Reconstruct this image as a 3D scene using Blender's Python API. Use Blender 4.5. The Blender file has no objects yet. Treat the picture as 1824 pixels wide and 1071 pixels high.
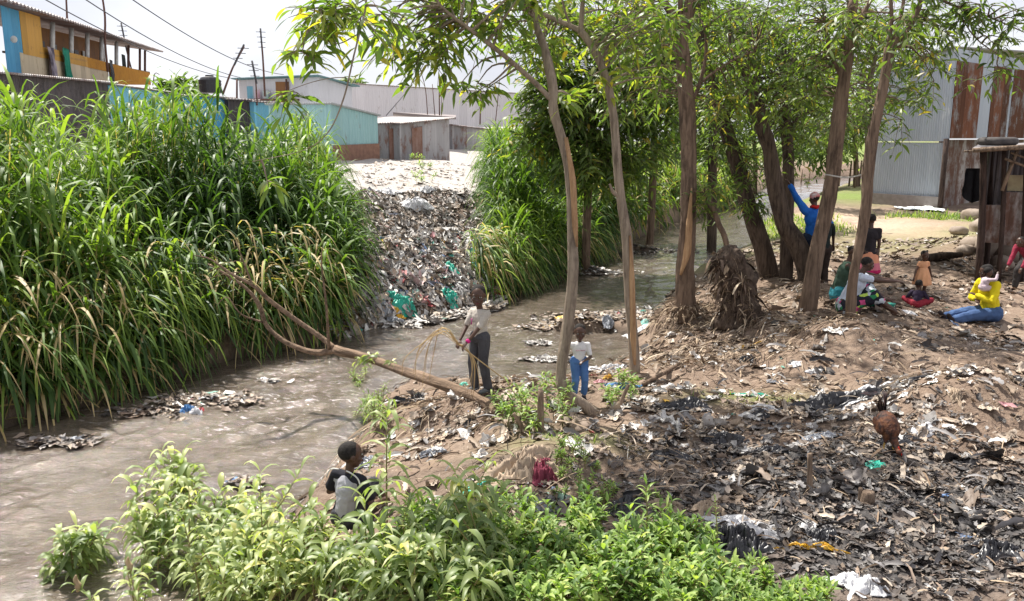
import bpy, math, random
import numpy as np
from mathutils import Vector
R = math.radians
rng = np.random.default_rng(7)
random.seed(7)
scene = bpy.context.scene
col = scene.collection
# ------------------------------------------------------------------ camera
F, CX, CY, CZ, PITCH = 1500.0, 912.0, 535.5, 3.6, math.atan(290/1500)
cam = bpy.data.cameras.new('camera'); cam.sensor_width = 36; cam.lens = 36*F/1824
cam.clip_start = .05; cam.clip_end = 2000
co = bpy.data.objects.new('camera', cam); col.objects.link(co)
co.location = (0, 0, CZ); co.rotation_euler = (math.pi/2-PITCH, 0, 0)
scene.camera = co
# ------------------------------------------------------------------ light
SUN_EL, SUN_AZ = 58, -35      # azimuth measured from +Y towards +X (so the sun stands behind and to the left)
w = bpy.data.worlds.new('World'); scene.world = w; w.use_nodes = True
nt = w.node_tree; bg = nt.nodes['Background']; bg.inputs['Strength'].default_value = .1252
sky = nt.nodes.new('ShaderNodeTexSky'); sky.sky_type = 'NISHITA'; sky.sun_disc = False
sky.sun_elevation = R(SUN_EL); sky.sun_rotation = R(SUN_AZ); sky.dust_density = 4; sky.air_density = 1; sky.altitude = 1700
tc = nt.nodes.new('ShaderNodeTexCoord'); mp = nt.nodes.new('ShaderNodeMapping'); mp.inputs['Scale'].default_value = (1, 1, 3)
nz = nt.nodes.new('ShaderNodeTexNoise'); nz.inputs['Scale'].default_value = 2.2; nz.inputs['Detail'].default_value = 5
cr = nt.nodes.new('ShaderNodeValToRGB')
cr.color_ramp.elements[0].position = .35; cr.color_ramp.elements[0].color = (3.05, 3.0, 3.3, 1)
cr.color_ramp.elements[1].position = .62; cr.color_ramp.elements[1].color = (4.5, 4.45, 4.6, 1)
mx = nt.nodes.new('ShaderNodeMix'); mx.data_type = 'RGBA'; mx.inputs[0].default_value = .88
L = nt.links.new
L(tc.outputs['Generated'], mp.inputs[0]); L(mp.outputs[0], nz.inputs[0]); L(nz.outputs[0], cr.inputs[0])
L(sky.outputs[0], mx.inputs[6]); L(cr.outputs[0], mx.inputs[7]); L(mx.outputs[2], bg.inputs['Color'])
sl = bpy.data.lights.new('sun', 'SUN'); sl.energy = 4.5; sl.angle = R(.6); sl.color = (1, .95, .87)
so = bpy.data.objects.new('sun', sl); col.objects.link(so); so.location = (0, 0, 30)
sd = Vector((math.sin(R(SUN_AZ))*math.cos(R(SUN_EL)), math.cos(R(SUN_AZ))*math.cos(R(SUN_EL)), math.sin(R(SUN_EL))))
so.rotation_euler = sd.to_track_quat('Z', 'Y').to_euler()
scene.view_settings.view_transform = 'Standard'; scene.view_settings.look = 'None'
scene.view_settings.exposure = .93; scene.view_settings.gamma = 1
# ------------------------------------------------------------------ projections (pixels of the photograph to places)
cp, sp = math.cos(PITCH), math.sin(PITCH)
def ray(px, py):
    a = (px-CX)/F; b = -(py-CY)/F
    return np.array([a, cp+sp*b, -sp+cp*b])
def P(px, py, D):
    r = ray(px, py); return np.array([0, 0, CZ])+r*(D/r[1])
def Z0(px, py, z=0.):
    r = ray(px, py); return np.array([0, 0, CZ])+r*((z-CZ)/r[2])
# ------------------------------------------------------------------ noise
def h3(ix, iy, iz, s):
    n = (ix*374761393+iy*668265263+iz*2147483647+s*974634777) & 0xffffffff
    n = ((n ^ (n >> 13))*1274126177) & 0xffffffff
    return ((n ^ (n >> 16)) & 0xffff)/65535.0*2-1
def vn(x, y, z=0., s=0):
    x, y, z = np.broadcast_arrays(np.asarray(x, float), np.asarray(y, float), np.asarray(z, float))
    fx, fy, fz = np.floor(x), np.floor(y), np.floor(z)
    ix, iy, iz = fx.astype(np.int64), fy.astype(np.int64), fz.astype(np.int64)
    u, v, t = x-fx, y-fy, z-fz
    u = u*u*(3-2*u); v = v*v*(3-2*v); t = t*t*(3-2*t)
    r = 0
    for a in (0, 1):
        for b in (0, 1):
            for c in (0, 1):
                r = r+h3(ix+a, iy+b, iz+c, s)*(u if a else 1-u)*(v if b else 1-v)*(t if c else 1-t)
    return r
def fbm(x, y, z=0., s=0, o=4, g=.5):
    r = 0; a = 1; f = 1
    for i in range(o):
        r = r+a*vn(np.asarray(x)*f, np.asarray(y)*f, np.asarray(z)*f, s+i*17); a *= g; f *= 2.03
    return r
def sst(a, b, x):
    t = np.clip((x-a)/(b-a), 0, 1); return t*t*(3-2*t)
def nrm(v): return v/np.maximum(np.linalg.norm(v, axis=-1, keepdims=True), 1e-9)
# ------------------------------------------------------------------ mesh building
class Geo:
    def __init__(s): s.V = []; s.Q = []; s.T = []; s.A = {}; s.n = 0
    def add(s, V, Q=None, T=None, **at):
        V = np.asarray(V, float).reshape(-1, 3); m = len(V)
        if Q is not None and len(Q): s.Q.append(np.asarray(Q, np.int64).reshape(-1, 4)+s.n)
        if T is not None and len(T): s.T.append(np.asarray(T, np.int64).reshape(-1, 3)+s.n)
        for k, v in at.items():
            s.A.setdefault(k, []).append((s.n, m, v))
        s.V.append(V); s.n += m
    def build(s, name, mat, parent=None, smooth=True, **tags):
        V = np.concatenate(s.V) if s.V else np.zeros((0, 3))
        Q = np.concatenate(s.Q) if s.Q else np.zeros((0, 4), np.int64)
        T = np.concatenate(s.T) if s.T else np.zeros((0, 3), np.int64)
        me = bpy.data.meshes.new(name)
        me.vertices.add(len(V)); me.vertices.foreach_set('co', V.astype(np.float32).ravel())
        lp = np.concatenate([Q.ravel(), T.ravel()]).astype(np.int32)
        me.loops.add(len(lp)); me.loops.foreach_set('vertex_index', lp)
        st = np.concatenate([np.arange(len(Q))*4, len(Q)*4+np.arange(len(T))*3]).astype(np.int32)
        me.polygons.add(len(st)); me.polygons.foreach_set('loop_start', st)
        me.update(calc_edges=True)
        me.polygons.foreach_set('use_smooth', [bool(smooth)]*len(st))
        for k, lst in s.A.items():
            if k == 'col':
                a = np.ones((len(V), 4), np.float32)
                for (o, m, v) in lst: a[o:o+m, :3] = v
                at = me.attributes.new('col', 'FLOAT_COLOR', 'POINT'); at.data.foreach_set('color', a.ravel())
            else:
                a = np.zeros(len(V), np.float32)
                for (o, m, v) in lst: a[o:o+m] = v
                at = me.attributes.new(k, 'FLOAT', 'POINT'); at.data.foreach_set('value', a)
        if isinstance(mat, (list, tuple)):
            for q in mat: me.materials.append(q)
        elif mat: me.materials.append(mat)
        me.validate()
        ob = bpy.data.objects.new(name, me); col.objects.link(ob)
        if parent is not None: ob.parent = parent
        for k, v in tags.items(): ob[k] = v
        return ob
def thing(name, label, cat, loc=(0, 0, 0), rz=0, group=None):
    o = bpy.data.objects.new(name, None); col.objects.link(o); o.empty_display_size = .1
    o.location = tuple(float(q) for q in loc); o.rotation_euler = (0, 0, rz); o['label'] = label; o['category'] = cat
    if group: o['group'] = group
    return o
def tag(o, label, cat, group=None, kind=None):
    o['label'] = label; o['category'] = cat
    if group: o['group'] = group
    if kind: o['kind'] = kind
    return o
def rehome(root, objs):
    """children are built in world space: move them into the frame of their thing"""
    bpy_loc = np.array(root.location)
    for o in objs:
        n = len(o.data.vertices); a = np.empty(n*3, np.float32); o.data.vertices.foreach_get('co', a)
        a = a.reshape(-1, 3)-bpy_loc; o.data.vertices.foreach_set('co', a.astype(np.float32).ravel()); o.data.update()
def recentre(o, loc):
    rehome_loc = np.array(loc, float); o.location = tuple(rehome_loc)
    n = len(o.data.vertices); a = np.empty(n*3, np.float32); o.data.vertices.foreach_get('co', a)
    a = a.reshape(-1, 3)-rehome_loc; o.data.vertices.foreach_set('co', a.astype(np.float32).ravel()); o.data.update(); return o
def tube(g, pts, rad, n=8, sub=4, rough=0., seed=0, cap=True, **at):
    pts = np.asarray(pts, float); rad = np.asarray(rad, float)
    if len(pts) > 2 and sub > 1:
        q = [pts[0]*2-pts[1]]+list(pts)+[pts[-1]*2-pts[-2]]; o = []; rr = []
        for i in range(1, len(q)-2):
            for k in range(sub):
                t = k/sub; a, b, c, d = q[i-1], q[i], q[i+1], q[i+2]
                o.append(.5*((2*b)+(c-a)*t+(2*a-5*b+4*c-d)*t*t+(3*b-a-3*c+d)*t**3)); rr.append(rad[i-1]*(1-t)+rad[i]*t)
        o.append(pts[-1]); rr.append(rad[-1]); pts = np.array(o); rad = np.array(rr)
    m = len(pts); tan = nrm(np.gradient(pts, axis=0))
    ref = np.array([0, 0, 1.]) if abs(tan[0][2]) < .9 else np.array([1., 0, 0])
    a = np.cross(tan[0], ref); a /= np.linalg.norm(a); V = []
    ang = np.arange(n)/n*2*math.pi
    for i in range(m):
        a = a-tan[i]*np.dot(a, tan[i]); a /= np.linalg.norm(a); b = np.cross(tan[i], a)
        ring = np.cos(ang)[:, None]*a+np.sin(ang)[:, None]*b
        r = rad[i]
        if rough:
            r = rad[i]*(1+rough*(vn(ang*1.3+seed, np.full(n, i*.13), seed)+.6*vn(ang*3+seed, np.full(n, i*.5), seed+3)))[:, None]
        V.append(pts[i]+ring*r)
    V = np.concatenate(V); i, j = np.meshgrid(np.arange(m-1), np.arange(n), indexing='ij'); i = i.ravel(); j = j.ravel(); k = (j+1) % n
    Q = np.stack([i*n+j, i*n+k, (i+1)*n+k, (i+1)*n+j], 1); T = None
    if cap:
        V = np.concatenate([V, pts[:1], pts[-1:]]); c0, c1 = m*n, m*n+1; j = np.arange(n); k = (j+1) % n
        T = np.concatenate([np.stack([np.full(n, c0), k, j], 1), np.stack([np.full(n, c1), (m-1)*n+j, (m-1)*n+k], 1)])
    g.add(V, Q, T, **at); return pts
def box(g, c, s, rz=0., **at):
    c = np.asarray(c, float); s = np.asarray(s, float)/2
    V = np.array([[x, y, z] for x in (-1, 1) for y in (-1, 1) for z in (-1, 1)])*s
    ca, sa = math.cos(rz), math.sin(rz); V = np.stack([V[:, 0]*ca-V[:, 1]*sa, V[:, 0]*sa+V[:, 1]*ca, V[:, 2]], 1)+c
    g.add(V, [[0, 1, 3, 2], [4, 6, 7, 5], [0, 4, 5, 1], [2, 3, 7, 6], [0, 2, 6, 4], [1, 5, 7, 3]], **at)
def slab(g, a, b, c, d, th, **at):
    """closed slab: corners a,b,c,d (top), thickness th downwards"""
    T = np.array([a, b, c, d], float); B = T-np.array([0, 0, th])
    g.add(np.concatenate([T, B]), [[0, 1, 2, 3], [7, 6, 5, 4], [0, 4, 5, 1], [1, 5, 6, 2], [2, 6, 7, 3], [3, 7, 4, 0]], **at)
def ell(g, c, r, X=None, n=12, m=8, **at):
    """ellipsoid; X = 3 axes rows"""
    X = np.eye(3) if X is None else np.asarray(X)
    V = [[0, 0, 1]]
    for i in range(1, m):
        t = math.pi*i/m
        for j in range(n): V.append([math.sin(t)*math.cos(2*math.pi*j/n), math.sin(t)*math.sin(2*math.pi*j/n), math.cos(t)])
    V.append([0, 0, -1]); V = (np.array(V)*np.asarray(r))@X+np.asarray(c)
    Q = []; T = []; e = len(V)-1
    for j in range(n):
        k = (j+1) % n; T.append([0, 1+j, 1+k]); T.append([e, e-n+k, e-n+j])
        for i in range(m-2): a = 1+i*n; Q.append([a+j, a+n+j, a+n+k, a+k])
    g.add(V, Q, T, **at)
def caps(g, a, b, ra, rb, n=10):
    a = np.asarray(a, float); b = np.asarray(b, float); d = b-a; l = np.linalg.norm(d)
    if l < 1e-6: return ell(g, a, (ra,)*3)
    d /= l; ts = []
    for k in range(4): t = math.pi/2*k/4; ts.append((a-d*ra*math.cos(t), ra*max(math.sin(t), .02)))
    ts.append((a, ra)); ts.append((b, rb))
    for k in range(1, 5): t = math.pi/2*k/4; ts.append((b+d*rb*math.sin(t), rb*max(math.cos(t), .02)))
    tube(g, [q[0] for q in ts], [q[1] for q in ts], n, 1)
GP = [.55, .9, 1, .92, .72, .4, .04]
def blades(g, base, d, Ln, W, droop, prof=GP, fold=0., rnd=None, roll=None, colr=None, side=None, pw=1.2):
    base = np.asarray(base, float); N = len(base); n = len(prof)-1
    d = nrm(np.asarray(d, float)); Ln = np.broadcast_to(Ln, N)[:, None]; W = np.broadcast_to(W, N)[:, None]; droop = np.broadcast_to(droop, N)[:, None]
    if side is None: side = np.cross(d, [0, 0, 1.])+1e-4
    side = nrm(side)
    if roll is not None:
        u = np.cross(side, d); side = nrm(side*np.cos(roll)[:, None]+u*np.sin(roll)[:, None])
    p = base.copy(); S = []; down = np.array([0, 0, -1.])
    for k in range(n+1):
        dk = nrm(d+down*droop*(k/n)**pw)
        w2 = W*prof[k]*.5
        if fold:
            u = np.cross(side, dk)
            S += [p-side*w2+u*w2*fold, p, p+side*w2+u*w2*fold]
        else: S += [p-side*w2, p+side*w2]
        p = p+dk*Ln/n
    c = 3 if fold else 2; S = np.stack(S, 1); per = c*(n+1)
    q = []
    for k in range(n):
        for j in range(c-1): a = k*c+j; q.append([a, a+1, a+c+1, a+c])
    Q = (np.arange(N)*per)[:, None, None]+np.array(q)[None]
    at = {'rnd': np.repeat(rng.random(N) if rnd is None else rnd, per), 't': np.tile(np.repeat(np.arange(n+1)/n, c), N)}
    if colr is not None: at['col'] = np.repeat(colr, per, 0)
    g.add(S.reshape(-1, 3), Q.reshape(-1, 4), **at)
# ------------------------------------------------------------------ materials
class Mat:
    def __init__(s, name, rough=.8, spec=.3, metal=0.):
        s.m = bpy.data.materials.new(name); s.m.use_nodes = True; s.t = s.m.node_tree
        s.b = s.t.nodes['Principled BSDF']; s.b.inputs['Roughness'].default_value = rough
        s.b.inputs['Specular IOR Level'].default_value = spec; s.b.inputs['Metallic'].default_value = metal
    def n(s, ty, **k):
        o = s.t.nodes.new('ShaderNode'+ty)
        for a, b in k.items(): setattr(o, a, b)
        return o
    def l(s, a, b): s.t.links.new(a, b)
    def obj(s): return s.n('TexCoord').outputs['Object']
    def attr(s, nm, out='Fac'): a = s.n('Attribute', attribute_name=nm); return a.outputs[out]
    def mapping(s, vec, sc): a = s.n('Mapping'); a.inputs['Scale'].default_value = sc; s.l(vec, a.inputs[0]); return a.outputs[0]
    def noise(s, sc, det=4, vec=None, ro=.55, dist=0):
        a = s.n('TexNoise'); a.inputs['Scale'].default_value = sc; a.inputs['Detail'].default_value = det; a.inputs['Roughness'].default_value = ro
        a.inputs['Distortion'].default_value = dist; s.l(vec if vec is not None else s.obj(), a.inputs['Vector']); return a.outputs[0]
    def ramp(s, fac, stops, interp='LINEAR'):
        a = s.n('ValToRGB'); e = a.color_ramp.elements; a.color_ramp.interpolation = interp
        while len(e) < len(stops): e.new(.5)
        for i, (p, c) in enumerate(stops): e[i].position = p; e[i].color = tuple(c)+(1,) if not np.isscalar(c) else (c, c, c, 1)
        s.l(fac, a.inputs[0]); return a.outputs[0]
    def mix(s, f, a, b, mode='MIX'):
        o = s.n('Mix', data_type='RGBA', blend_type=mode)
        for i, v in ((0, f), (6, a), (7, b)):
            if isinstance(v, (int, float)): o.inputs[i].default_value = v
            elif isinstance(v, tuple): o.inputs[i].default_value = v+(1,)
            else: s.l(v, o.inputs[i])
        return o.outputs[2]
    def math(s, op, a, b=0.):
        o = s.n('Math', operation=op)
        for i, v in enumerate((a, b)):
            if isinstance(v, (int, float)): o.inputs[i].default_value = v
            else: s.l(v, o.inputs[i])
        return o.outputs[0]
    def base(s, c):
        if isinstance(c, tuple): s.b.inputs['Base Color'].default_value = c+(1,)
        else: s.l(c, s.b.inputs['Base Color'])
        s.c = c; return s
    def bump(s, h, st=.5, d=.02):
        o = s.n('Bump'); o.inputs['Strength'].default_value = st; o.inputs['Distance'].default_value = d; s.l(h, o.inputs['Height'])
        s.l(o.outputs[0], s.b.inputs['Normal']); return s
    def trans(s, c, f):
        t = s.n('BsdfTranslucent'); s.l(c, t.inputs[0]) if not isinstance(c, tuple) else setattr(t.inputs[0], 'default_value', c+(1,))
        m = s.n('MixShader'); m.inputs[0].default_value = f; s.l(s.b.outputs[0], m.inputs[1]); s.l(t.outputs[0], m.inputs[2])
        s.l(m.outputs[0], s.t.nodes['Material Output'].inputs[0]); return s
def simple(name, c1, c2=None, sc=6., rough=.8, spec=.3, bump=.3, bd=.01, bs=None, metal=0):
    m = Mat(name, rough, spec, metal); c2 = c2 or tuple(q*.7 for q in c1)
    m.base(m.ramp(m.noise(sc, 5), [(.35, c1), (.65, c2)]))
    if bump: m.bump(m.noise(bs or sc*5, 5), bump, bd)
    return m.m
def foliage(name, stops, tr=.4, rough=.45, spec=.4, gain=1.5, tipdry=None):
    m = Mat(name, rough, spec)
    c = m.ramp(m.attr('rnd'), stops)
    c = m.mix(m.ramp(m.noise(9, 3), [(.4, 0.), (.7, .5)]), c, m.mix(1., c, (1.35, 1.2, .8), 'MULTIPLY'))
    if tipdry: c = m.mix(m.ramp(m.attr('t'), [(.75, 0.), (1., .8)]), c, tipdry)
    m.base(c); tcx = m.mix(1., c, (1.5*gain, 1.7*gain, .55*gain), 'MULTIPLY')
    m.trans(tcx, tr); return m.m
def bark(name, c1, c2, sc=1., lying=None):
    m = Mat(name, .9, .2); v = m.mapping(m.obj(), (14*sc, 14*sc, 1.6*sc))
    if lying is not None:
        r_ = m.n('Mapping'); r_.inputs['Rotation'].default_value = (0, 0, lying); m.l(m.obj(), r_.inputs[0]); v = m.mapping(r_.outputs[0], (1.6, 14, 14))
    n1 = m.noise(1.6, 6, v, .65); n2 = m.noise(1.2, 4)
    c = m.mix(m.ramp(n2, [(.35, 0.), (.65, 1.)]), m.ramp(n1, [(.3, c2), (.6, c1)]), m.ramp(n1, [(.35, tuple(q*.6 for q in c2)), (.6, tuple(q*.85 for q in c1))]))
    kn = m.noise(5, 4, m.mapping(m.obj(), (1, 1, .45)), .7); c = m.mix(m.ramp(kn, [(.55, 0.), (.68, .6)]), c, tuple(q*.4 for q in c2))
    m.base(c).bump(m.mix(.5, n1, kn), 1., .07); return m.m
def corr(name, c1, c2, rust=(.16, .06, .03), amt=.3, metal=0., rough=.55, sheet=.15):
    """painted or bare sheet steel: streaks, sheet to sheet change, rust patches"""
    m = Mat(name, rough, .4, metal)
    cx = m.n('CombineXYZ'); m.l(m.attr('u'), cx.inputs[0]); m.l(m.attr('v'), cx.inputs[1]); uv = cx.outputs[0]
    st = m.noise(1., 5, m.mapping(uv, (6, .5, 1)), .7)
    sh = m.n('TexWhiteNoise', noise_dimensions='1D'); m.l(m.math('FLOOR', m.math('MULTIPLY', m.attr('u'), 1/.85)), sh.inputs['W'])
    c = m.ramp(st, [(.3, c1), (.7, c2)])
    c = m.mix(1., c, m.ramp(sh.outputs['Value'], [(0, 1-sheet), (1, 1+sheet)]), 'MULTIPLY')
    r = m.noise(1., 6, m.mapping(uv, (1.6, .7, 1)), .75)
    c = m.mix(m.ramp(r, [(.62-amt*.5, 0.), (.72-amt*.4, .9)]), c, rust)
    m.base(c).bump(m.noise(3, 4, uv), .2, .02); return m.m
M = {}
M['teal_sheet'] = corr('teal_painted_sheet', (.36, .58, .58), (.25, .44, .47), amt=.05)
M['blue_sheet'] = corr('blue_painted_sheet', (.06, .30, .52), (.10, .38, .60), amt=.06)
M['skyblue_sheet'] = corr('sky_blue_sheet', (.14, .44, .60), (.22, .50, .62), amt=.1)
M['dark_sheet'] = corr('dark_weathered_sheet', (.045, .04, .045), (.12, .10, .10), (.02, .015, .012), .2)
M['white_sheet'] = corr('pale_grey_sheet', (.76, .76, .79), (.66, .66, .69), (.4, .36, .33), .05, .1, .5, .06)
M['steel_sheet'] = corr('galvanised_sheet', (.36, .40, .47), (.46, .49, .55), (.6, .62, .66), .04, .2, .45, .08)
M['grey_sheet'] = corr('old_grey_sheet', (.30, .29, .30), (.42, .41, .42), (.18, .08, .05), .22, .1, .6, .22)
M['rust_mix'] = corr('part_rusted_sheet', (.30, .28, .27), (.40, .37, .35), (.13, .055, .03), .42, .05, .7, .3)
M['rust_sheet'] = corr('rusted_sheet', (.10, .035, .02), (.19, .08, .045), (.26, .25, .26), .22, 0, .8, .35)
M['cream_sheet'] = corr('cream_board', (.62, .52, .36), (.52, .43, .29), (.3, .2, .1), .05)
M['yellow_sheet'] = corr('ochre_yellow_board', (.60, .33, .06), (.50, .27, .05), (.3, .15, .05), .05)
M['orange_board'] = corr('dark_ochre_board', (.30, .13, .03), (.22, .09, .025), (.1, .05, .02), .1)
M['roof'] = corr('rusty_roof_sheet', (.22, .20, .20), (.34, .32, .32), (.14, .07, .05), .35)
M['wood'] = bark('weathered_wood', (.30, .22, .16), (.13, .09, .065))
M['darkwood'] = bark('dark_wood', (.09, .06, .05), (.03, .022, .02))
M['paint_white'] = simple('dull_white_paint', (.7, .7, .68), (.55, .54, .5))
M['plaster'] = simple('brown_plaster', (.30, .17, .12), (.22, .12, .09))
M['black'] = simple('black_plastic', (.018, .018, .022), (.03, .03, .035), rough=.35, spec=.5)
M['rubber'] = simple('tyre_rubber', (.05, .045, .045), (.09, .08, .075), rough=.8)
M['bark_pale'] = bark('pale_grey_bark', (.36, .29, .22), (.20, .15, .115))
M['bark_brown'] = bark('brown_bark', (.25, .175, .125), (.10, .068, .05))
M['bark_lying'] = bark('lying_trunk_bark', (.30, .21, .145), (.11, .075, .052), 1., R(-135))
M['bark_dark'] = bark('dark_bark', (.13, .095, .072), (.045, .032, .026))
M['heart'] = bark('bare_stripped_wood', (.50, .32, .18), (.34, .19, .10))
M['mast'] = simple('rusty_pole', (.18, .09, .07), (.1, .06, .05), 20)
M['wire'] = simple('cable_black', (.1, .1, .11), bump=0)
M['leaf_near'] = foliage('willow_leaf_near', [(0, (.05, .09, .025)), (.55, (.11, .16, .045)), (.88, (.24, .26, .05)), (1, (.46, .34, .04))], .5)
M['leaf_mid'] = foliage('willow_leaf', [(0, (.035, .06, .02)), (.5, (.08, .125, .04)), (.9, (.16, .21, .06)), (1, (.34, .26, .06))], .42)
M['leaf_dark'] = foliage('dense_leaf', [(0, (.045, .075, .03)), (.6, (.09, .135, .055)), (1, (.18, .22, .09))], .48)
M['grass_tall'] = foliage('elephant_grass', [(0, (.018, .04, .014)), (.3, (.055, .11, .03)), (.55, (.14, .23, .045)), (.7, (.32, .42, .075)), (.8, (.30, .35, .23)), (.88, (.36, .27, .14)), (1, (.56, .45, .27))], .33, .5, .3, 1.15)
M['weed'] = foliage('weed_leaf', [(0, (.085, .13, .055)), (.45, (.20, .26, .11)), (.8, (.38, .43, .22)), (1, (.55, .50, .25))], .35, .45, .4, 1.2)
M['weed2'] = foliage('low_weed_leaf', [(0, (.05, .10, .03)), (.45, (.16, .26, .07)), (.85, (.34, .44, .15)), (1, (.52, .48, .2))], .35, .5, .4, 1.2)
M['stem'] = simple('weed_stem', (.28, .20, .10), (.16, .18, .06), 12, bump=0)
m = Mat('litter', .6, .35); cc = m.attr('col', 'Color')
cc = m.mix(m.ramp(m.noise(14, 5), [(.4, 0.), (.75, .75)]), cc, m.mix(.5, cc, (.19, .155, .13))); m.base(cc).bump(m.noise(40, 3), .35, .01); M['litter'] = m.m
m = Mat('fibre', .85, .2); m.base(m.ramp(m.attr('rnd'), [(0, (.06, .04, .03)), (.4, (.20, .14, .095)), (.8, (.38, .29, .20)), (1, (.58, .48, .36))])); M['fibre'] = m.m
# ------------------------------------------------------------------ terrain
LW = [Z0(*q)[:2] for q in [(0, 765), (120, 735), (250, 695), (420, 640), (540, 618), (625, 598), (700, 578), (770, 566), (850, 548), (925, 518), (965, 500), (1010, 482), (1060, 462), (1110, 437), (1190, 402), (1250, 383), (1290, 372), (1330, 355)]]
LW = [np.array([-40., 6.]), np.array([-14., 8.6])]+LW+[np.array([22., 70.]), np.array([60., 110.])]
RW = [np.array([-40., -20.]), np.array([-6., 0.]), np.array([-2.9, 4.2])]+[Z0(*q)[:2] for q in [(400, 1030), (470, 940), (560, 860), (640, 770), (640, 735), (700, 705), (800, 690), (960, 692), (1090, 668), (1150, 640), (1150, 590), (1185, 520), (1270, 465), (1335, 440), (1350, 405), (1375, 380)]]+[np.array([26., 66.]), np.array([66., 108.])]
LW = np.array(LW); RW = np.array(RW)
def pdist(pl, x, y):
    d = np.full(np.shape(x), 1e9)
    for a, b in zip(pl[:-1], pl[1:]):
        e = b-a; t = np.clip(((x-a[0])*e[0]+(y-a[1])*e[1])/(e@e), 0, 1)
        d = np.minimum(d, np.hypot(x-a[0]-t*e[0], y-a[1]-t*e[1]))
    return d
RP = np.concatenate([LW, RW[::-1]])
def inriver(x, y):
    r = np.zeros(np.shape(x), bool); j = len(RP)-1
    for i in range(len(RP)):
        xi, yi = RP[i]; xj, yj = RP[j]
        c = ((yi > y) != (yj > y)) & (x < (xj-xi)*(y-yi)/(yj-yi+1e-12)+xi); r ^= c; j = i
    return r
def gauss(x, y, c, r, r2=None, rot=0.):
    dx, dy = x-c[0], y-c[1]; ca, sa = math.cos(rot), math.sin(rot); u = dx*ca+dy*sa; v = -dx*sa+dy*ca
    return np.exp(-(u/r)**2-(v/(r2 or r))**2)
GC = Z0(770, 420, 1.2)[:2]        # rubbish slope
mounds = [(Z0(1225, 520, 1.0), .55, 1.0, 1.2), (Z0(1330, 570, .9), .25, .7, .7), (Z0(1515, 600, 1.0), .42, .95, .8), (Z0(1450, 520, .95), .25, .7, .7),
          (Z0(1725, 690, 1.1), .42, .8, .7), (Z0(1525, 545, 1.0), .18, .9, .7), (Z0(1380, 470, .9), .3, 1.0, 1.2), (Z0(1195, 600, .7), .25, .6, .8), (Z0(870, 745, .4), .14, .6, .5), (Z0(960, 860, .5), .16, .5, .35),
          (Z0(1800, 640, 1.0), .15, .8, .9), (Z0(760, 760, .4), .16, .6, .35), (Z0(1770, 425, 1.2), .55, 1.4, 1.6), (Z0(1650, 450, 1.), .1, 2.5, .9),
          (Z0(1080, 575, .1), .16, .8, .5), (Z0(1010, 590, .0), .16, .55, .3), (Z0(1058, 487, 0), .22, .9, .4), (Z0(1130, 447, 0), .25, 1.6, .5), (Z0(375, 718, 0), .14, .5, .22), (Z0(120, 790, 0), .08, .35, .12), (Z0(985, 642, 0), .1, .3, .12)]
def H(x, y, fine=True):
    x = np.asarray(x, float); y = np.asarray(y, float)
    dL, dR = pdist(LW, x, y), pdist(RW, x, y); ins = inriver(x, y)
    gc = gauss(x, y, (GC[0]-.3, GC[1]+1), 3.2, 4)
    left = dL < dR; n1 = fbm(x*.35, y*.35, 0, 1, 3); wL = 1.9+3.0*gc+.4*n1
    topL = 1.75+.25*gc+np.clip((dL-4)*.095, 0, 1.6)
    far = sst(30, 60, y)*sst(2, 12, x); topL = topL*(1-far)+1.0*far
    hL = topL*(np.clip(dL/wL, 0, 1)**.75)+.12*n1*sst(1, 3, dL)
    hL = hL+gc*(.22*fbm(x*.9, y*.9, 0, 5, 3))*sst(.3, 2, dL)
    hR = .32*sst(0, .5, dR)+.48*sst(.3, 2.6, dR)+.25*sst(5, 25, dR)+.07*n1
    hR = hR-.25*sst(-.5, -3, x)*sst(9.5, 6, y)
    h = np.where(left, hL, hR)
    h = np.where(ins, -.14-.32*sst(0, .8, np.minimum(dL, dR)), h-.14*sst(.15, 0, np.minimum(dL, dR)))
    inl = ins.astype(float)
    for i, (c, a, r, r2) in enumerate(mounds):
        amp = a+(.38 if i >= 14 else 0); h = h+amp*gauss(x, y, c, r, r2)
    if fine:
        ng = sst(60, 15, y)
        h = h+ng*(.05*fbm(x*1.6, y*1.6, 0, 9, 4)*(1-inl*.7)+.022*fbm(x*7, y*7, 0, 11, 3)*(1-inl))
    return h
def gnd(px, py, dz=0.):
    r = ray(px, py); t = np.linspace(3, 90, 4000); q = np.array([0, 0, CZ])[None]+t[:, None]*r[None]
    hh = np.maximum(H(q[:, 0], q[:, 1]), -.5)+dz; i = np.argmax(q[:, 2] < hh)
    if i == 0: i = len(t)-1
    return q[i]
def ground_at(x, y): return float(H(np.array([x]), np.array([y]))[0])
ny, nx = 620, 620
yy = -3+4.2*np.exp(np.linspace(0, math.log(620/4.2), ny)); uu = np.linspace(-1.25, 1.25, nx)
UU, YY = np.meshgrid(uu, yy); XX = UU*(YY+5)
ZZ = H(XX, YY)
i, j = np.meshgrid(np.arange(ny-1), np.arange(nx-1), indexing='ij'); a = (i*nx+j).ravel()
Q = np.stack([a, a+1, a+nx+1, a+nx], 1)
dLg, dRg = pdist(LW, XX, YY), pdist(RW, XX, YY); leftg = dLg < dRg
terr = leftg*sst(3, 5.5, dLg)*sst(75, 50, YY)*(1-sst(4, 10, XX))
mudc = Z0(1560, 900, .8); mud = gauss(XX, YY, mudc, 1.9, 1.1)+.8*gauss(XX, YY, Z0(1760, 950, .8), 1.2, 1.0)+.5*gauss(XX, YY, Z0(1250, 790, .8), .8, .5)
mud = np.clip(mud*1.15+.5*fbm(XX*1.2, YY*1.2, 0, 31, 4)-.15, 0, 1)*(~leftg)
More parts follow.
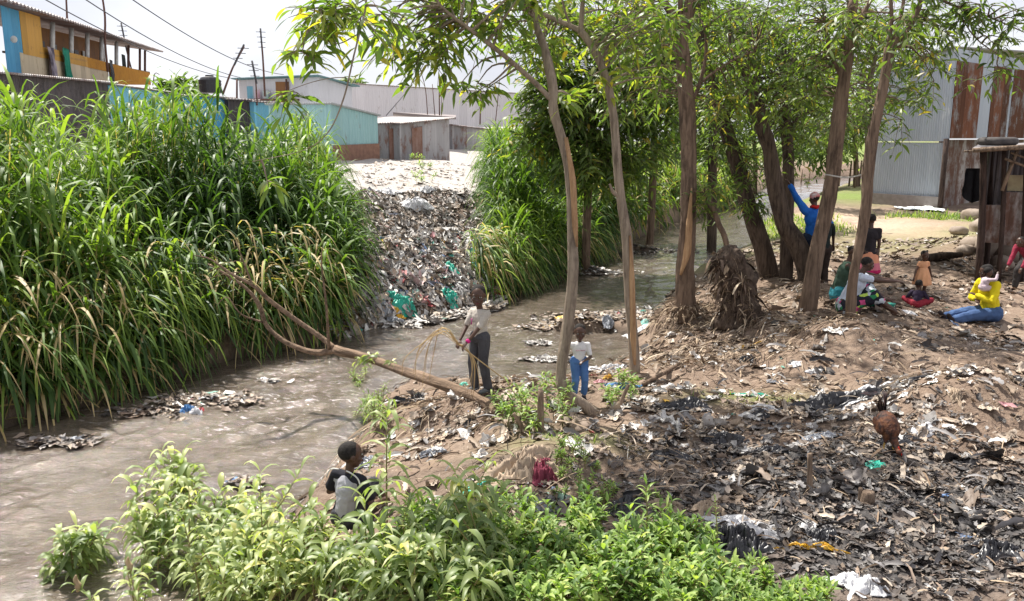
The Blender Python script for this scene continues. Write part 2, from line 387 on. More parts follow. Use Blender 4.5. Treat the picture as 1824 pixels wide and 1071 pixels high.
gr = (~leftg)*sst(19, 24, YY)*np.clip(.75+1.2*fbm(XX*.12, YY*.12, 0, 41, 3), 0, 1)+leftg*sst(80, 120, YY)+(gauss(XX, YY, Z0(1690, 378, 1), 2.6, 1.6)+gauss(XX, YY, Z0(1380, 380, 1), 2.6, 5))*(~leftg)
gr = gr+.55*gauss(XX, YY, Z0(1330, 740, .6), .7, .25)+.6*gauss(XX, YY, Z0(1020, 820, .6), .6, .3)
path = gauss(XX, YY, Z0(1530, 385, 1), 3.0, 5.5)*(~leftg); gr = np.clip(gr*(1-path), 0, 1)
wet = sst(.14, .0, ZZ)*(YY < 90)
g = Geo(); g.add(np.stack([XX, YY, ZZ], -1), Q, terr=terr.ravel(), mud=mud.ravel(), gr=gr.ravel(), wet=wet.ravel(), path=np.clip(path, 0, 1).ravel())
m = Mat('earth', .9, .2); n1 = m.noise(1.3, 6, ro=.65); n2 = m.noise(11, 6, ro=.7); n3 = m.noise(45, 4)
c = m.ramp(n1, [(.32, (.13, .088, .062)), (.52, (.22, .155, .115)), (.7, (.34, .26, .20))])
c = m.mix(.5, c, m.ramp(n2, [(.3, (.09, .06, .045)), (.7, (.38, .29, .22))]))
c = m.mix(m.attr('path'), c, m.ramp(n2, [(.3, (.42, .29, .21)), (.7, (.60, .46, .36))]))
c = m.mix(m.attr('terr'), c, m.ramp(n2, [(.3, (.33, .30, .275)), (.7, (.54, .505, .47))]))
c = m.mix(m.attr('mud'), c, m.ramp(n2, [(.35, (.022, .021, .022)), (.62, (.10, .092, .088))]))
c = m.mix(m.math('MULTIPLY', m.attr('gr'), m.ramp(n2, [(.3, .3), (.5, 1.)])), c, m.ramp(n3, [(.3, (.10, .15, .03)), (.7, (.26, .33, .09))]))
c = m.mix(m.attr('wet'), c, (.06, .048, .038))
m.base(c); m.l(m.ramp(m.attr('mud'), [(.2, .9), (.8, .5)]), m.b.inputs['Roughness'])
m.bump(m.mix(.5, n2, n3), .8, .05)
g.build('ground', m.m, kind='structure')
# ------------------------------------------------------------------ water
ny, nx = 520, 420
yy = -3+5*np.exp(np.linspace(0, math.log(120/5), ny)); UU, YY = np.meshgrid(np.linspace(-1.2, .9, nx), yy); XX = UU*(YY+5)
fx, fy = .55, .83; U = XX*fx+YY*fy; W_ = -XX*fy+YY*fx
wz = .022*fbm(U*1.0, W_*2.2, 0, 3, 3)+.022*fbm(U*2.6, W_*6.0, 0, 8, 3)
rap = gauss(XX, YY, Z0(520, 720), 2.0, 1.6)+gauss(XX, YY, Z0(900, 590), 2, 1.6)+.8*gauss(XX, YY, Z0(1150, 460), 3, 3); rap = np.clip(rap*1.1+.14, 0, 1)
wz = wz*(.6+.8*rap)
i, j = np.meshgrid(np.arange(ny-1), np.arange(nx-1), indexing='ij'); a = (i*nx+j).ravel(); Q = np.stack([a, a+1, a+nx+1, a+nx], 1)
g = Geo(); g.add(np.stack([XX, YY, wz], -1), Q, rap=rap.ravel())
m = Mat('muddy_water', .06, .5); m.b.inputs['IOR'].default_value = 1.55; m.b.inputs['Coat Weight'].default_value = .3; m.b.inputs['Coat Roughness'].default_value = .04
v = m.n('Mapping'); v.inputs['Rotation'].default_value = (0, 0, R(-57)); v.inputs['Scale'].default_value = (1.5, 3.6, 1); m.l(m.obj(), v.inputs[0])
a1 = m.noise(1.4, 6, v.outputs[0], .6, .6); a2 = m.noise(4.2, 5, v.outputs[0], .65, .5); a3 = m.noise(1.0, 3)
c = m.ramp(a1, [(.3, (.070, .053, .040)), (.7, (.165, .133, .104))])
foam_glint = m.math('MULTIPLY', m.ramp(a2, [(.56, 0.), (.66, .8)]), m.math('MULTIPLY', m.ramp(a3, [(.38, .2), (.55, 1.)]), m.attr('rap')))  # foam in the rapids, plus surface sparkle painted into the base colour
m.base(m.mix(foam_glint, c, (.62, .58, .54))); m.bump(m.mix(.45, a1, a2), 1., .06)
g.build('river', m.m, kind='structure')
# ------------------------------------------------------------------ buildings
def wall(g, A, B, zb, zta, ztb, period=.1, amp=.012, fr=(0, 1), u0=0., zb2=None):
    """corrugated wall from A to B (xy) between zb and the sloping top"""
    A = np.array(A[:2], float); B = np.array(B[:2], float); d = B-A; Lw = np.linalg.norm(d); n = max(2, int(Lw/period*4)) if period else max(2, int(Lw/.4))
    t = np.linspace(0, 1, n+1); nn = np.array([d[1], -d[0]])/Lw
    off = amp*np.sin(t*Lw/period*2*math.pi) if period else t*0
    xy = A+t[:, None]*d+off[:, None]*nn
    zt = zta+(ztb-zta)*t; z2 = zb if zb2 is None else zb+(zb2-zb)*t
    z2 = np.broadcast_to(z2, t.shape)
    V = []; 
    for (o, rev) in ((0, 0), (-.03, 1)):
        q = xy+o*nn
        V += [np.column_stack([q, z2]), np.column_stack([q, zt])]
    V = np.concatenate(V); m = n+1; i = np.arange(n)
    Q = np.concatenate([np.stack([i, i+1, m+i+1, m+i], 1), np.stack([2*m+i+1, 2*m+i, 3*m+i, 3*m+i+1], 1), np.stack([m+i, m+i+1, 3*m+i+1, 3*m+i], 1), [[0, m, 3*m, 2*m], [n, 2*m+n, 3*m+n, m+n]]])
    g.add(V, Q, u=np.tile(t*Lw+u0, 4), v=V[:, 2])
def post(g, a, b, r=.05, n=6, **k): tube(g, [a, b], [r, r], n, 1, **k)
def shed(nm, label, A, B, depth, wm, rm, oh=.25, back=.0, cat='shed', period=.1, th=.05, parts=True, group=None, zb=None):
    """A, B = front top corners (3d); walls on four sides and a roof slab"""
    A = np.array(A, float); B = np.array(B, float); d = (B-A)[:2]; d /= np.linalg.norm(d); nn = np.array([-d[1], d[0]])
    if nn@(A[:2]+B[:2]) < 0: nn = -nn
    C = B.copy(); C[:2] += nn*depth; C[2] += back; D_ = A.copy(); D_[:2] += nn*depth; D_[2] += back
    gz = zb if zb is not None else min(ground_at(*A[:2]), ground_at(*B[:2]), ground_at(*C[:2]), ground_at(*D_[:2]))-.3
    t = thing(nm, label, cat, (A[0], A[1], gz), 0, group); g = Geo()
    wall(g, A, B, gz, A[2], B[2], period, u0=3.3); wall(g, B, C, gz, B[2], C[2], period, u0=17.1); wall(g, C, D_, gz, C[2], D_[2], 0); wall(g, D_, A, gz, D_[2], A[2], period, u0=31.)
    ch = [g.build('wall', wm, t, False)]
    g = Geo(); e = np.append(d, 0)*oh; f = np.append(nn, 0)*oh; u = np.array([0, 0, th+.01])
    c4 = [A-e-f+u, B+e-f+u, C+e+f+u, D_-e+f+u]; V = []; n = max(4, int(np.linalg.norm((B-A)[:2])/.12)*2)
    tt = np.linspace(0, 1, n+1); wv = .015*np.cos(np.arange(n+1)*math.pi)
    fr_ = c4[0]+(c4[1]-c4[0])*tt[:, None]; bk = c4[3]+(c4[2]-c4[3])*tt[:, None]
    fr_[:, 2] += wv; bk[:, 2] += wv; m = n+1; i = np.arange(n)
    V = np.concatenate([fr_, bk, fr_-[0, 0, th], bk-[0, 0, th]])
    Q = np.concatenate([np.stack([i, i+1, m+i+1, m+i], 1), np.stack([2*m+i+1, 2*m+i, 3*m+i, 3*m+i+1], 1), np.stack([i, 2*m+i, 2*m+i+1, i+1], 1), np.stack([m+i, m+i+1, 3*m+i+1, 3*m+i], 1), [[0, m, 3*m, 2*m], [n, 2*m+n, 3*m+n, m+n]]])
    g.add(V, Q, u=np.tile(tt*10, 4), v=V[:, 1]); ch.append(g.build('roof', rm, t, False))
    rehome(t, ch); return t, [], (A, B, C, D_, d, nn, gz)
# -- ochre balcony building
A = P(-60, -12, 27.5); B = P(272, 92, 57); A1 = P(35, 20, 31)
D1, D2 = 31.0, 57.0
def LB(px, py):           # a point of the long facade seen at this pixel
    a = np.array([P(35, 100, 31)[0], 31.]); b = np.array([P(268, 100, 57)[0], 57.]); r = ray(px, py)
    # intersect ray xy direction with the line a-b
    dx, dy = b-a; k = (a[0]*dy-a[1]*dx)/(r[0]*dy-r[1]*dx); return np.array([0, 0, CZ])+r*k
t = thing('balcony_building', 'two storey ochre and cream building with a long open balcony above dark sheds', 'building', (LB(35, 127)[0], 31, 2))
ch = []; inw = np.array([-26., -6.5]); inw /= np.linalg.norm(inw); inw3 = np.append(inw, 0)
def seg(g, p0, p1, yt0, yt1, yb0, yb1, off=0., period=.12, u0=0):
    a, b = LB(p0, yt0), LB(p1, yt1); c, d_ = LB(p0, yb0), LB(p1, yb1)
    o = inw*off; wall(g, a[:2]+o, b[:2]+o, c[2], a[2], b[2], period, .012, u0=u0, zb2=d_[2])
g = Geo(); seg(g, 34, 71, 19, 30, 94, 102, u0=1); seg(g, 71, 130, 83, 95, 102, 114, u0=4); seg(g, 130, 193, 95, 112, 114, 128, u0=9); ch.append(g.build('parapet_upper', M['yellow_sheet'], t, False))
g = Geo(); seg(g, 193, 267, 112, 130, 150, 151, -.01, u0=2); seg(g, 155, 193, 102, 112, 120, 128, -.012, u0=2); ch.append(g.build('parapet', simple('dark_ochre_panel', (.50, .24, .035), (.4, .18, .03), 3), t, False))
g = Geo(); seg(g, 36, 193, 93.5, 127, 138, 152, .012, u0=7); ch.append(g.build('lower_wall', M['cream_sheet'], t, False))
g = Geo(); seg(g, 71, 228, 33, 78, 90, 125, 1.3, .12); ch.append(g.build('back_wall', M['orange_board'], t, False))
g = Geo(); seg(g, 3, 35, 10, 20, 136, 140, .02, .12); ch.append(g.build('end_wall', M['blue_sheet'], t, False))
a, b = LB(71, 92), LB(267, 128); g = Geo(); slab(g, a, b, b+inw3*1.3, a+inw3*1.3, .08); ch.append(g.build('balcony_floor', M['wood'], t, False))
a, b = LB(-30, -6), LB(277, 91); g = Geo(); o = -inw3*.5; wall_h = 0
n = 160; tt = np.linspace(0, 1, n+1); fr_ = a+o+(b-a)*tt[:, None]; bk = a+inw3*7+[0, 0, .9]+(b-a)*tt[:, None]; fr_[:, 2] += .03*np.cos(np.arange(n+1)*math.pi); bk[:, 2] += .03*np.cos(np.arange(n+1)*math.pi)
i = np.arange(n); mm = n+1; V = np.concatenate([fr_, bk, fr_-[0, 0, .07], bk-[0, 0, .07]])
Q = np.concatenate([np.stack([i, i+1, mm+i+1, mm+i], 1), np.stack([2*mm+i+1, 2*mm+i, 3*mm+i, 3*mm+i+1], 1), np.stack([i, 2*mm+i, 2*mm+i+1, i+1], 1), np.stack([mm+i, mm+i+1, 3*mm+i+1, 3*mm+i], 1), [[0, mm, 3*mm, 2*mm], [n, 2*mm+n, 3*mm+n, mm+n]]])
g.add(V, Q, u=np.tile(tt*30, 4), v=V[:, 1]); ch.append(g.build('roof', M['roof'], t, False))
for px in (101, 134, 162, 187, 213, 234, 254, 263):
    yt = 20+(px-35)*.304+1; yb = 95+(px-71)*.245 if px < 262 else 146
    g = Geo(); post(g, LB(px, yb+1)+inw3*.16, LB(px, yt)+inw3*.16, .11 if px < 230 else .08, 4); ch.append(g.build('post', M['paint_white'] if px < 230 else M['mast'], t))
for (p0, p1) in ((76, 81), (127, 133), (147, 152), (180, 186)):
    g = Geo(); a, b = LB(p0, 58+(p0-76)*.3)+inw3*1.2, LB(p1, 58+(p1-76)*.3)+inw3*1.2; wall(g, a, b, a[2]-2.0, a[2], a[2], 0); ch.append(g.build('door', M['dark_sheet'], t, False))
for (p0, p1) in ((86, 95), (144, 151), (193, 200)):
    g = Geo(); a, b = LB(p0, 60+(p0-76)*.27)+inw3*1.2, LB(p1, 60+(p1-76)*.27)+inw3*1.2; wall(g, a, b, a[2]-1.6, a[2], a[2], 0); ch.append(g.build('curtain', M['paint_white'], t, False))
rehome(t, ch)
def cloth(nm, label, cat, top, wd, ht, c1, seed=1, dirx=(1, 0), group=None, fold=.06, taper=.3):
    dx = np.array([dirx[0], dirx[1], 0.]); dx /= np.linalg.norm(dx); nn = np.array([-dx[1], dx[0], 0]); n = 14
    u, v = np.meshgrid(np.linspace(-.5, .5, n), np.linspace(0, 1, n)); 
    off = fold*np.sin(u*14+seed)*(.3+v)+.5*fold*vn(u*5, v*5, seed)
    wv = wd*(1-taper*v*(1-.4*v)); zz = -ht*v*(1-.25*np.abs(u)*2+.08*vn(u*4, v*2, seed))
    Fv = np.asarray(top)+u[..., None]*wv[..., None]*dx+off[..., None]*nn; Fv[..., 2] += zz
    Bv = Fv+nn*.012; V = np.concatenate([Fv.reshape(-1, 3), Bv.reshape(-1, 3)])
    i, j = np.meshgrid(np.arange(n-1), np.arange(n-1), indexing='ij'); a = (i*n+j).ravel(); Q = np.stack([a, a+1, a+n+1, a+n], 1)
    e = [(k, k+1) for k in range(n-1)]+[(k*n+n-1, k*n+2*n-1) for k in range(n-1)]+[((n-1)*n+k+1, (n-1)*n+k) for k in range(n-1)]+[((k+1)*n, k*n) for k in range(n-1)]
    QS = [[p, q, q+n*n, p+n*n] for p, q in e]
    g = Geo(); g.add(V, np.concatenate([Q, Q[:, ::-1]+n*n, QS])); o = g.build(nm, c1, None, True); recentre(o, top); tag(o, label, cat, group); return o
fd = (-inw[1], inw[0])
cloth('hanging_cloth', 'dark and white cloth bundle hung over the cream balcony parapet', 'cloth', LB(82, 84)-inw3*.15, .9, 1.5, simple('dark_cloth', (.05, .04, .06), (.4, .35, .4), 2), 1, fd)
cloth('hanging_cloth', 'green cloth hung over the balcony parapet beside a white post', 'cloth', LB(109, 86)-inw3*.15, .95, 1.5, simple('green_cloth', (.02, .25, .16)), 2, fd)
cloth('hanging_cloth', 'black cloth hung over the ochre parapet below a tall thin pole', 'cloth', LB(192, 107)-inw3*.15, .6, 1.7, M['black'], 3, fd)
cloth('hanging_cloth', 'dark jacket hung at the open end of the balcony', 'cloth', LB(230, 98)+inw3*.3, .9, 1.9, simple('dark_jacket', (.03, .04, .04)), 4, fd)
g = Geo(); c = LB(13, 70)-inw3*.2; ell(g, c, (.12, .06, .12), None, 16, 10); o = g.build('dish', M['paint_white'], None); recentre(o, c); tag(o, 'small round white dish on the blue sheet wall', 'dish')
# -- dark shed, blue shed and roofs below
shed('dark_shed', 'dark sooty corrugated shed under the balcony building', P(-60, 128, 25.5), P(191, 149, 34), 5, M['dark_sheet'], M['roof'], .3, .3)
g = Geo()
shed('blue_shed', 'sky blue corrugated shed beside the dark shed, half behind tall grass', P(193, 152, 34.5), P(300, 166, 41), 5, M['skyblue_sheet'], M['roof'], .2, .4)
shed('blue_shed', 'low blue shed under the black water tank with a patched roof', P(302, 170, 40.5), P(405, 176, 44), 6, M['blue_sheet'], M['roof'], .3, .3)
shed('brown_shed', 'small dark brown shed between the blue shed and the teal shed', P(406, 178, 43.5), P(452, 180, 44.5), 4, M['dark_sheet'], M['roof'], .25, .2)
shed('blue_grey_shed', 'blue grey corrugated shed behind the grass, left of the teal shed', P(452, 182, 44), P(500, 186, 45), 6, M['skyblue_sheet'], M['roof'], .2, .3)
# -- water tank
c = P(375, 166, 43); t = thing('water_tank', 'round black plastic water tank standing on the low roofs', 'water tank', c); g = Geo()
tube(g, [c, c+[0, 0, .62]], [.53, .53], 24, 1); zz = [.62, .68, .76]
for k, z in enumerate([.12, .28, .44, .58]): tube(g, [c+[0, 0, z-.02], c+[0, 0, z+.02]], [.55, .55], 24, 1)
b1 = g.build('body', M['black'], t, False); g = Geo(); tube(g, [c+[0, 0, .62], c+[0, 0, .74], c+[0, 0, .8]], [.5, .42, .2], 20, 1); b2 = g.build('top', M['black'], t, False)
g = Geo(); tube(g, [c+[0, 0, .8], c+[0, 0, .86]], [.2, .2], 16, 1); b3 = g.build('lid', M['black'], t, False); rehome(t, [b1, b2, b3])
# -- white two-storey house with balcony
t, ch, (A, B, C, D_, d, nn, gz) = shed('pale_house', 'pale corrugated house with teal edged roof and open balcony corner, laundry hanging', P(425, 141, 56), P(568, 136, 50), 2.3, M['white_sheet'], simple('teal_roof_edge', (.12, .25, .28), (.2, .3, .32)), .35, -.5, 'house')
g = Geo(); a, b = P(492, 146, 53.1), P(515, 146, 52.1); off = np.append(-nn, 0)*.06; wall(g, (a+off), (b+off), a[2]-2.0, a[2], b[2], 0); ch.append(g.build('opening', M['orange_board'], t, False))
g = Geo(); a, b = P(441, 154, 55.3), P(452, 154, 54.9); wall(g, (a+off), (b+off), a[2]-1.6, a[2], b[2], 0); ch.append(g.build('door', M['skyblue_sheet'], t, False))
for px in (422, 510):
    g = Geo(); post(g, P(px, 190, 55 if px < 500 else 52), P(px, 141, 55 if px < 500 else 52), .06); ch.append(g.build('post', M['mast'], t))
g = Geo(); slab(g, P(418, 176, 54.5), P(520, 176, 51), P(520, 176, 51)+np.append(nn, 0)*1, P(418, 176, 54.5)+np.append(nn, 0)*1, .1); ch.append(g.build('balcony_rail', M['mast'], t, False))
rehome(t, ch)
cloth('laundry', 'pink and white laundry on the pale house balcony', 'laundry', P(459, 160, 54), .6, .9, simple('pink_laundry', (.6, .35, .4), (.7, .6, .65), 3), 5, d)
cloth('laundry', 'white laundry with mint patch on the pale house balcony', 'laundry', P(473, 161, 53.5), .7, .8, simple('mint_laundry', (.35, .6, .5), (.7, .7, .7), 2), 6, d)
# -- teal shed with brown base
t, ch, (A, B, C, D_, d, nn, gz) = shed('teal_shed', 'pale teal corrugated shed with a brown plastered base at the edge of the dusty terrace', P(478, 187, 38), P(590, 186, 36.5), 3.35, M['teal_sheet'], simple('pale_shed_roof', (.4, .43, .43), (.3, .32, .33)), .12, -.42, period=.2)
g = Geo(); a, b = B.copy(), C.copy(); a[:2] += d*.06-nn*.05; b[:2] += d*.06; zt = max(P(600, 259, 36.8)[2], ground_at(*b[:2])+.3); wall(g, a, b, gz, zt, zt+.06, 0); ch.append(g.build('plaster_base', M['plaster'], t, False)); rehome(t, ch)
# -- grey warehouse
t, ch, q = shed('warehouse', 'long pale grey corrugated warehouse behind the small sheds', P(598, 148, 76), P(1010, 172, 88), 16, M['white_sheet'], M['roof'], .1, 1.0, 'warehouse', period=.2); rehome(t, ch)
g = Geo(); a = P(688, 206, 70); tube(g, [a, P(732, 156, 76)-[0, .3, 0]], [.035, .035], 5, 1); o = g.build('cable_stay', M['wire'], None); tag(o, 'slanting dark cable across the pale warehouse wall', 'cable'); recentre(o, a)
# -- rusty small sheds
for args in [('rusty_shed', 'narrow grey tin shed with a low pale roof beside the teal shed', P(664, 222, 40), P(708, 220, 41), 3, 'grey_sheet', .1, .3),
             ('rusty_shed', 'rust streaked tin shed with a flat teal roof in the middle of the terrace', P(712, 222, 40.5), P(800, 212, 43.5), 4, 'grey_sheet', .2, .1),
             ('rusty_shed', 'long low grey tin shed far behind the dusty terrace', P(806, 224, 50), P(905, 236, 54), 4, 'grey_sheet', .2, .2),
             ('rusty_shed', 'low tin shed partly hidden by the tree leaves past the terrace', P(915, 236, 54), P(985, 232, 57), 4, 'grey_sheet', .3, .2)]:
    t, ch, q = shed(args[0], args[1], args[2], args[3], args[4], M[args[5]], M['roof'], args[6], args[7])
    A, B, C, D_, d, nn, gz = q
    if 'narrow' in args[1] or 'teal roof' in args[1]:
        g = Geo(); k0 = .62 if 'narrow' in args[1] else .22; a = A+(B-A)*k0; b = A+(B-A)*(k0+(.32 if 'narrow' in args[1] else .2)); a[:2] -= nn*.05; b[:2] -= nn*.05
        wall(g, a, b, ground_at(*a[:2])-.1, a[2]-.25, b[2]-.2, 0); ch.append(g.build('door', corr('door_sheet', (.2, .1, .07), (.3, .2, .17)), t, False))
    rehome(t, ch)
g = Geo(); slab(g, P(700, 200, 50), P(812, 209, 48), P(812, 205, 55), P(700, 203, 56), .12); o = g.build('tin_roof', M['roof'], None, False); tag(o, 'rusty pitched tin roof showing above the small terrace sheds', 'roof'); recentre(o, P(760, 204, 50))
# -- poles, masts and cables
def pole(label, pts, r=.035, ant=0, cat='pole', nm='pole', seed=0):
    pts = [np.array(q) for q in pts]; t = thing(nm, label, cat, pts[0]); g = Geo(); tube(g, pts, np.linspace(r, r*.7, len(pts)), 6, 3, cap=True); ch = [g.build('mast', M['mast'], t)]
    if ant:
        g = Geo(); tp = pts[-1]; dn = pts[-2]-tp; dn /= np.linalg.norm(dn); tube(g, [tp+[0, 0, .1], tp+dn*(.2+.28*ant)], [.05, .05], 6, 1)
        for k in range(ant):
            c = tp+dn*(.1+.28*k); s_ = np.array([.5-.05*k, .2, 0]); tube(g, [c-s_*.5, c+s_*.5], [.018, .018], 5, 1)
            tube(g, [c, c+[0, -.25, .0]], [.015, .015], 5, 1)
        ch.append(g.build('antenna', M['wire'], t))
    rehome(t, ch); return t
pole('straight dark pole rising out of view above the balcony roof', [P(120, 45, 44), P(118, 0, 44), P(116, -30, 44)], .05)
pole('tall crooked pole in front of the balcony building', [P(192, 128, 42), P(187, 75, 42), P(187, 30, 42), P(180, -20, 42)], .06)
pole('mast with stacked antennas at the open balcony end', [P(240, 145, 55), P(226, 92, 55), P(216, 44, 55)], .05, 5, 'antenna', 'antenna_mast')
pole('leaning red and white pole with a small antenna beside the water tank', [P(397, 168, 43), P(414, 122, 43), P(435, 83, 43)], .055, 3, 'antenna', 'antenna_mast')
pole('thin bent mast left of the tallest antenna pole', [P(458, 188, 44), P(455, 140, 44), P(449, 112, 44)], .04, 3, 'antenna', 'antenna_mast')
pole('tallest straight antenna pole before the pale house', [P(472, 172, 50), P(468, 100, 50), P(464, 54, 50)], .06, 4, 'antenna', 'antenna_mast')
pole('tiny bent antenna behind the blue shed', [P(272, 152, 44), P(276, 131, 44), P(284, 133, 44)], .025, 0)
pole('whip mast leaning left before the warehouse', [P(762, 212, 50), P(758, 160, 50), P(748, 122, 50)], .03)
pole('short thin mast before the warehouse', [P(775, 210, 50), P(770, 150, 50)], .03)
pole('upright dark mast before the warehouse, left of a pair', [P(783, 210, 50), P(782, 140, 50)], .04)
pole('upright pale mast before the warehouse', [P(786, 210, 50), P(787, 135, 50)], .02)
pole('double mast rising beside the leaves', [P(855, 222, 56), P(857, 150, 56)], .05)
pole('slanting thin mast right of the double mast', [P(882, 222, 56), P(886, 185, 56), P(890, 140, 56)], .035)
for k, (lb, a, b, sg) in enumerate([('lowest power cable crossing the sky at left', P(60, -12, 30), P(430, 142, 62), 3.), ('middle power cable crossing the sky at left', P(135, -12, 30), P(450, 142, 62), 2.6), ('upper power cable crossing the sky at left', P(215, -15, 30), P(505, 133, 62), 2.4)]):
    tt = np.linspace(0, 1, 16); pts = [a+(b-a)*q-np.array([0, 0, .55*4*q*(1-q)]) for q in tt]; g = Geo(); tube(g, pts, np.full(16, .022), 5, 1); o = g.build('power_cable', M['wire'], None); recentre(o, a); tag(o, lb, 'cable', 'power cables over the sheds')
# -- big shed on the right
A = P(1562, 112, 36.5); B = P(1703, 86, 33.6); C = P(1880, 98, 41)
gz = ground_at(*P(1640, 358, 35)[:2])-.3
t = thing('steel_shed', 'tall two storey corrugated steel shed, pale front and rusted side panels', 'shed', (A[0], A[1], gz)); ch = []
zb_ = P(1703, 252, 33.6)[2]; zc = P(1700, 349, 33.6)[2]
g = Geo(); wall(g, A, B, zb_, P(1562, 125, 36.5)[2], B[2], .1, .016, u0=2); ch.append(g.build('upper_wall', M['steel_sheet'], t, False))
d = (B-A)[:2]; d /= np.linalg.norm(d); nn = np.array([d[1], -d[0]])   # towards the camera
g = Geo(); o = nn*-.06; wall(g, A[:2]+o, B[:2]+o-d*.15, zc-.25, zb_-.05, zb_-.05, .1, .016, u0=22); ch.append(g.build('lower_wall', M['steel_sheet'], t, False))
g = Geo(); o = nn*.1; wall(g, A[:2]+o-d*.05, B[:2]+o, gz, zc-.05, zc-.05, 0); ch.append(g.build('plinth', simple('cement_plinth', (.26, .23, .22), (.2, .17, .16)), t, False))
dc = (C-B)[:2]; Lc = np.linalg.norm(dc); dc /= Lc; z2b = P(1720, 247, 33.8)[2]
g = Geo(); wall(g, B[:2]+dc*.1, C, z2b, B[2], B[2], .1, .016, u0=5); ch.append(g.build('side_wall', M['steel_sheet'], t, False)); nc = np.array([dc[1], -dc[0]])
for (s0, s1) in ((.02, .32), (.47, .70), (.74, .98)):
    g = Geo(); o = nc*.04; wall(g, B[:2]+dc*Lc*s0*.75+o, B[:2]+dc*Lc*s1*.75+o, z2b+.02, B[2]-.45, B[2]-.45, .1, .016, u0=s0*30); ch.append(g.build('rust_panel', M['rust_sheet'], t, False))
g = Geo(); wall(g, B[:2]+dc*.3+nc*-.4, C+np.append(-nc*.4, 0), gz, z2b-.05, z2b-.05, .1, .016, u0=9); ch.append(g.build('lower_side_wall', M['rust_mix'], t, False))
g = Geo(); post(g, np.append(B[:2]-nn*-.05, gz), np.append(B[:2]-nn*-.05, z2b), .1); ch.append(g.build('corner_post', M['darkwood'], t))
g = Geo(); E = A+np.append(-nn*9, 0)+[0, 0, -.3]; u = np.array([0, 0, .07]); slab(g, P(1562, 125, 36.5)+u-np.append(d, 0)*.3+np.append(nn, 0)*.2, B+u+np.append(nn, 0)*.2, C+u+np.append(nc, 0)*.2, E+u, .06, u=1., v=1.); ch.append(g.build('roof', M['roof'], t, False)); rehome(t, ch)
# small extension left of the shed front, behind the trees
# -- hut at the right edge
hx = P(1752, 425, 16.6); gz = ground_at(*hx[:2])-.2; hx[2] = gz
t = thing('market_hut', 'dark patched hut of posts and rusty sheets with a flat roof at the right edge', 'hut', hx); ch = []
def HP(px, py, D=16.6): return P(px, py, D)
zr = HP(1740, 262)[2]; w0 = HP(1748, 400)[:2]; w1 = HP(1900, 400, 16.2)[:2]; bk0 = HP(1745, 400, 20.)[:2]
for nm_, a, b, zb, zt, mt, per in [('lower_panel', w0, HP(1783, 400, 16.5)[:2], HP(1750, 432)[2], HP(1750, 365)[2], 'rust_mix', .14), ('lower_panel', HP(1785, 400, 16.5)[:2], w1, HP(1780, 436)[2], HP(1780, 342)[2], 'rust_mix', .14),
                               ('upper_panel', HP(1765, 400, 16.7)[:2], HP(1785, 400, 16.7)[:2], HP(1765, 364)[2], zr-.02, 'dark_sheet', .14), ('sack_panel', HP(1787, 400, 16.6)[:2], w1, HP(1790, 340)[2], HP(1790, 312)[2], None, 0),
                               ('side_panel', bk0, w0, gz, zr-.05, 'dark_sheet', .14), ('back_panel', HP(1745, 400, 20)[:2], HP(1930, 400, 20)[:2], gz, zr, 'dark_sheet', .14)]:
    g = Geo(); wall(g, a, b, zb, zt, zt, per, .02); ch.append(g.build(nm_, M[mt] if mt else simple('sacking', (.42, .36, .22), (.3, .24, .15)), t, False))
for (px, py0, py1, D, r) in ((1749, 440, 262, 16.45, .07), (1762, 435, 262, 16.9, .055), (1786, 436, 262, 16.35, .05), (1826, 430, 262, 16.2, .06)):
    g = Geo(); a = P(px, py0, D); a[2] = min(a[2], ground_at(a[0], a[1])); b = P(px+3, py1, D); tube(g, [a, (a+b)/2+[.03, 0, 0], b], [r, r*.95, r*.9], 8, 3, .12, px); ch.append(g.build('post', M['darkwood'], t))
for (a, b, r) in ((P(1785, 340, 16.2), P(1812, 268, 16.2), .035), (P(1790, 283, 16.1), P(1850, 305, 16.1), .025), (P(1718, 270, 16.3), P(1770, 268, 16.4), .022), (P(1800, 272, 16.2), P(1850, 290, 16.1), .02)):
    g = Geo(); tube(g, [a, b], [r, r], 6, 1); ch.append(g.build('brace', M['wood'], t))
g = Geo(); slab(g, P(1732, 264, 16.0), P(1900, 254, 15.6), P(1930, 250, 20), P(1742, 258, 20.3), .07, u=1., v=1.); ch.append(g.build('roof', M['roof'], t, False))
g = Geo(); tube(g, [P(1733, 268, 15.95), P(1900, 257, 15.55)], [.05, .05], 6, 1); ch.append(g.build('roof_beam', M['wood'], t)); rehome(t, ch)
c = P(1777, 252, 17.2); g = Geo(); n, m_ = 28, 12
aa, bb = np.meshgrid(np.arange(n)/n*2*math.pi, np.arange(m_)/m_*2*math.pi, indexing='ij'); rr = .27+.10*np.cos(bb)*(1+.06*np.cos(aa*n))
V = np.stack([rr*np.cos(aa), rr*np.sin(aa), .085*np.sin(bb)], -1).reshape(-1, 3)+c; i, j = np.meshgrid(np.arange(n), np.arange(m_), indexing='ij')
Q = np.stack([i*m_+j, ((i+1) % n)*m_+j, ((i+1) % n)*m_+(j+1) % m_, i*m_+(j+1) % m_], -1).reshape(-1, 4); g.add(V, Q); o = g.build('tyre', M['rubber'], None); recentre(o, c); tag(o, 'old dusty tyre lying flat on the hut roof', 'tyre')
cloth('hanging_cloth', 'black jacket hanging beside the hut doorway', 'cloth', P(1739, 300, 17.6), .42, .75, simple('black_jacket', (.02, .02, .025)), 7, (1, 0), taper=-.2)
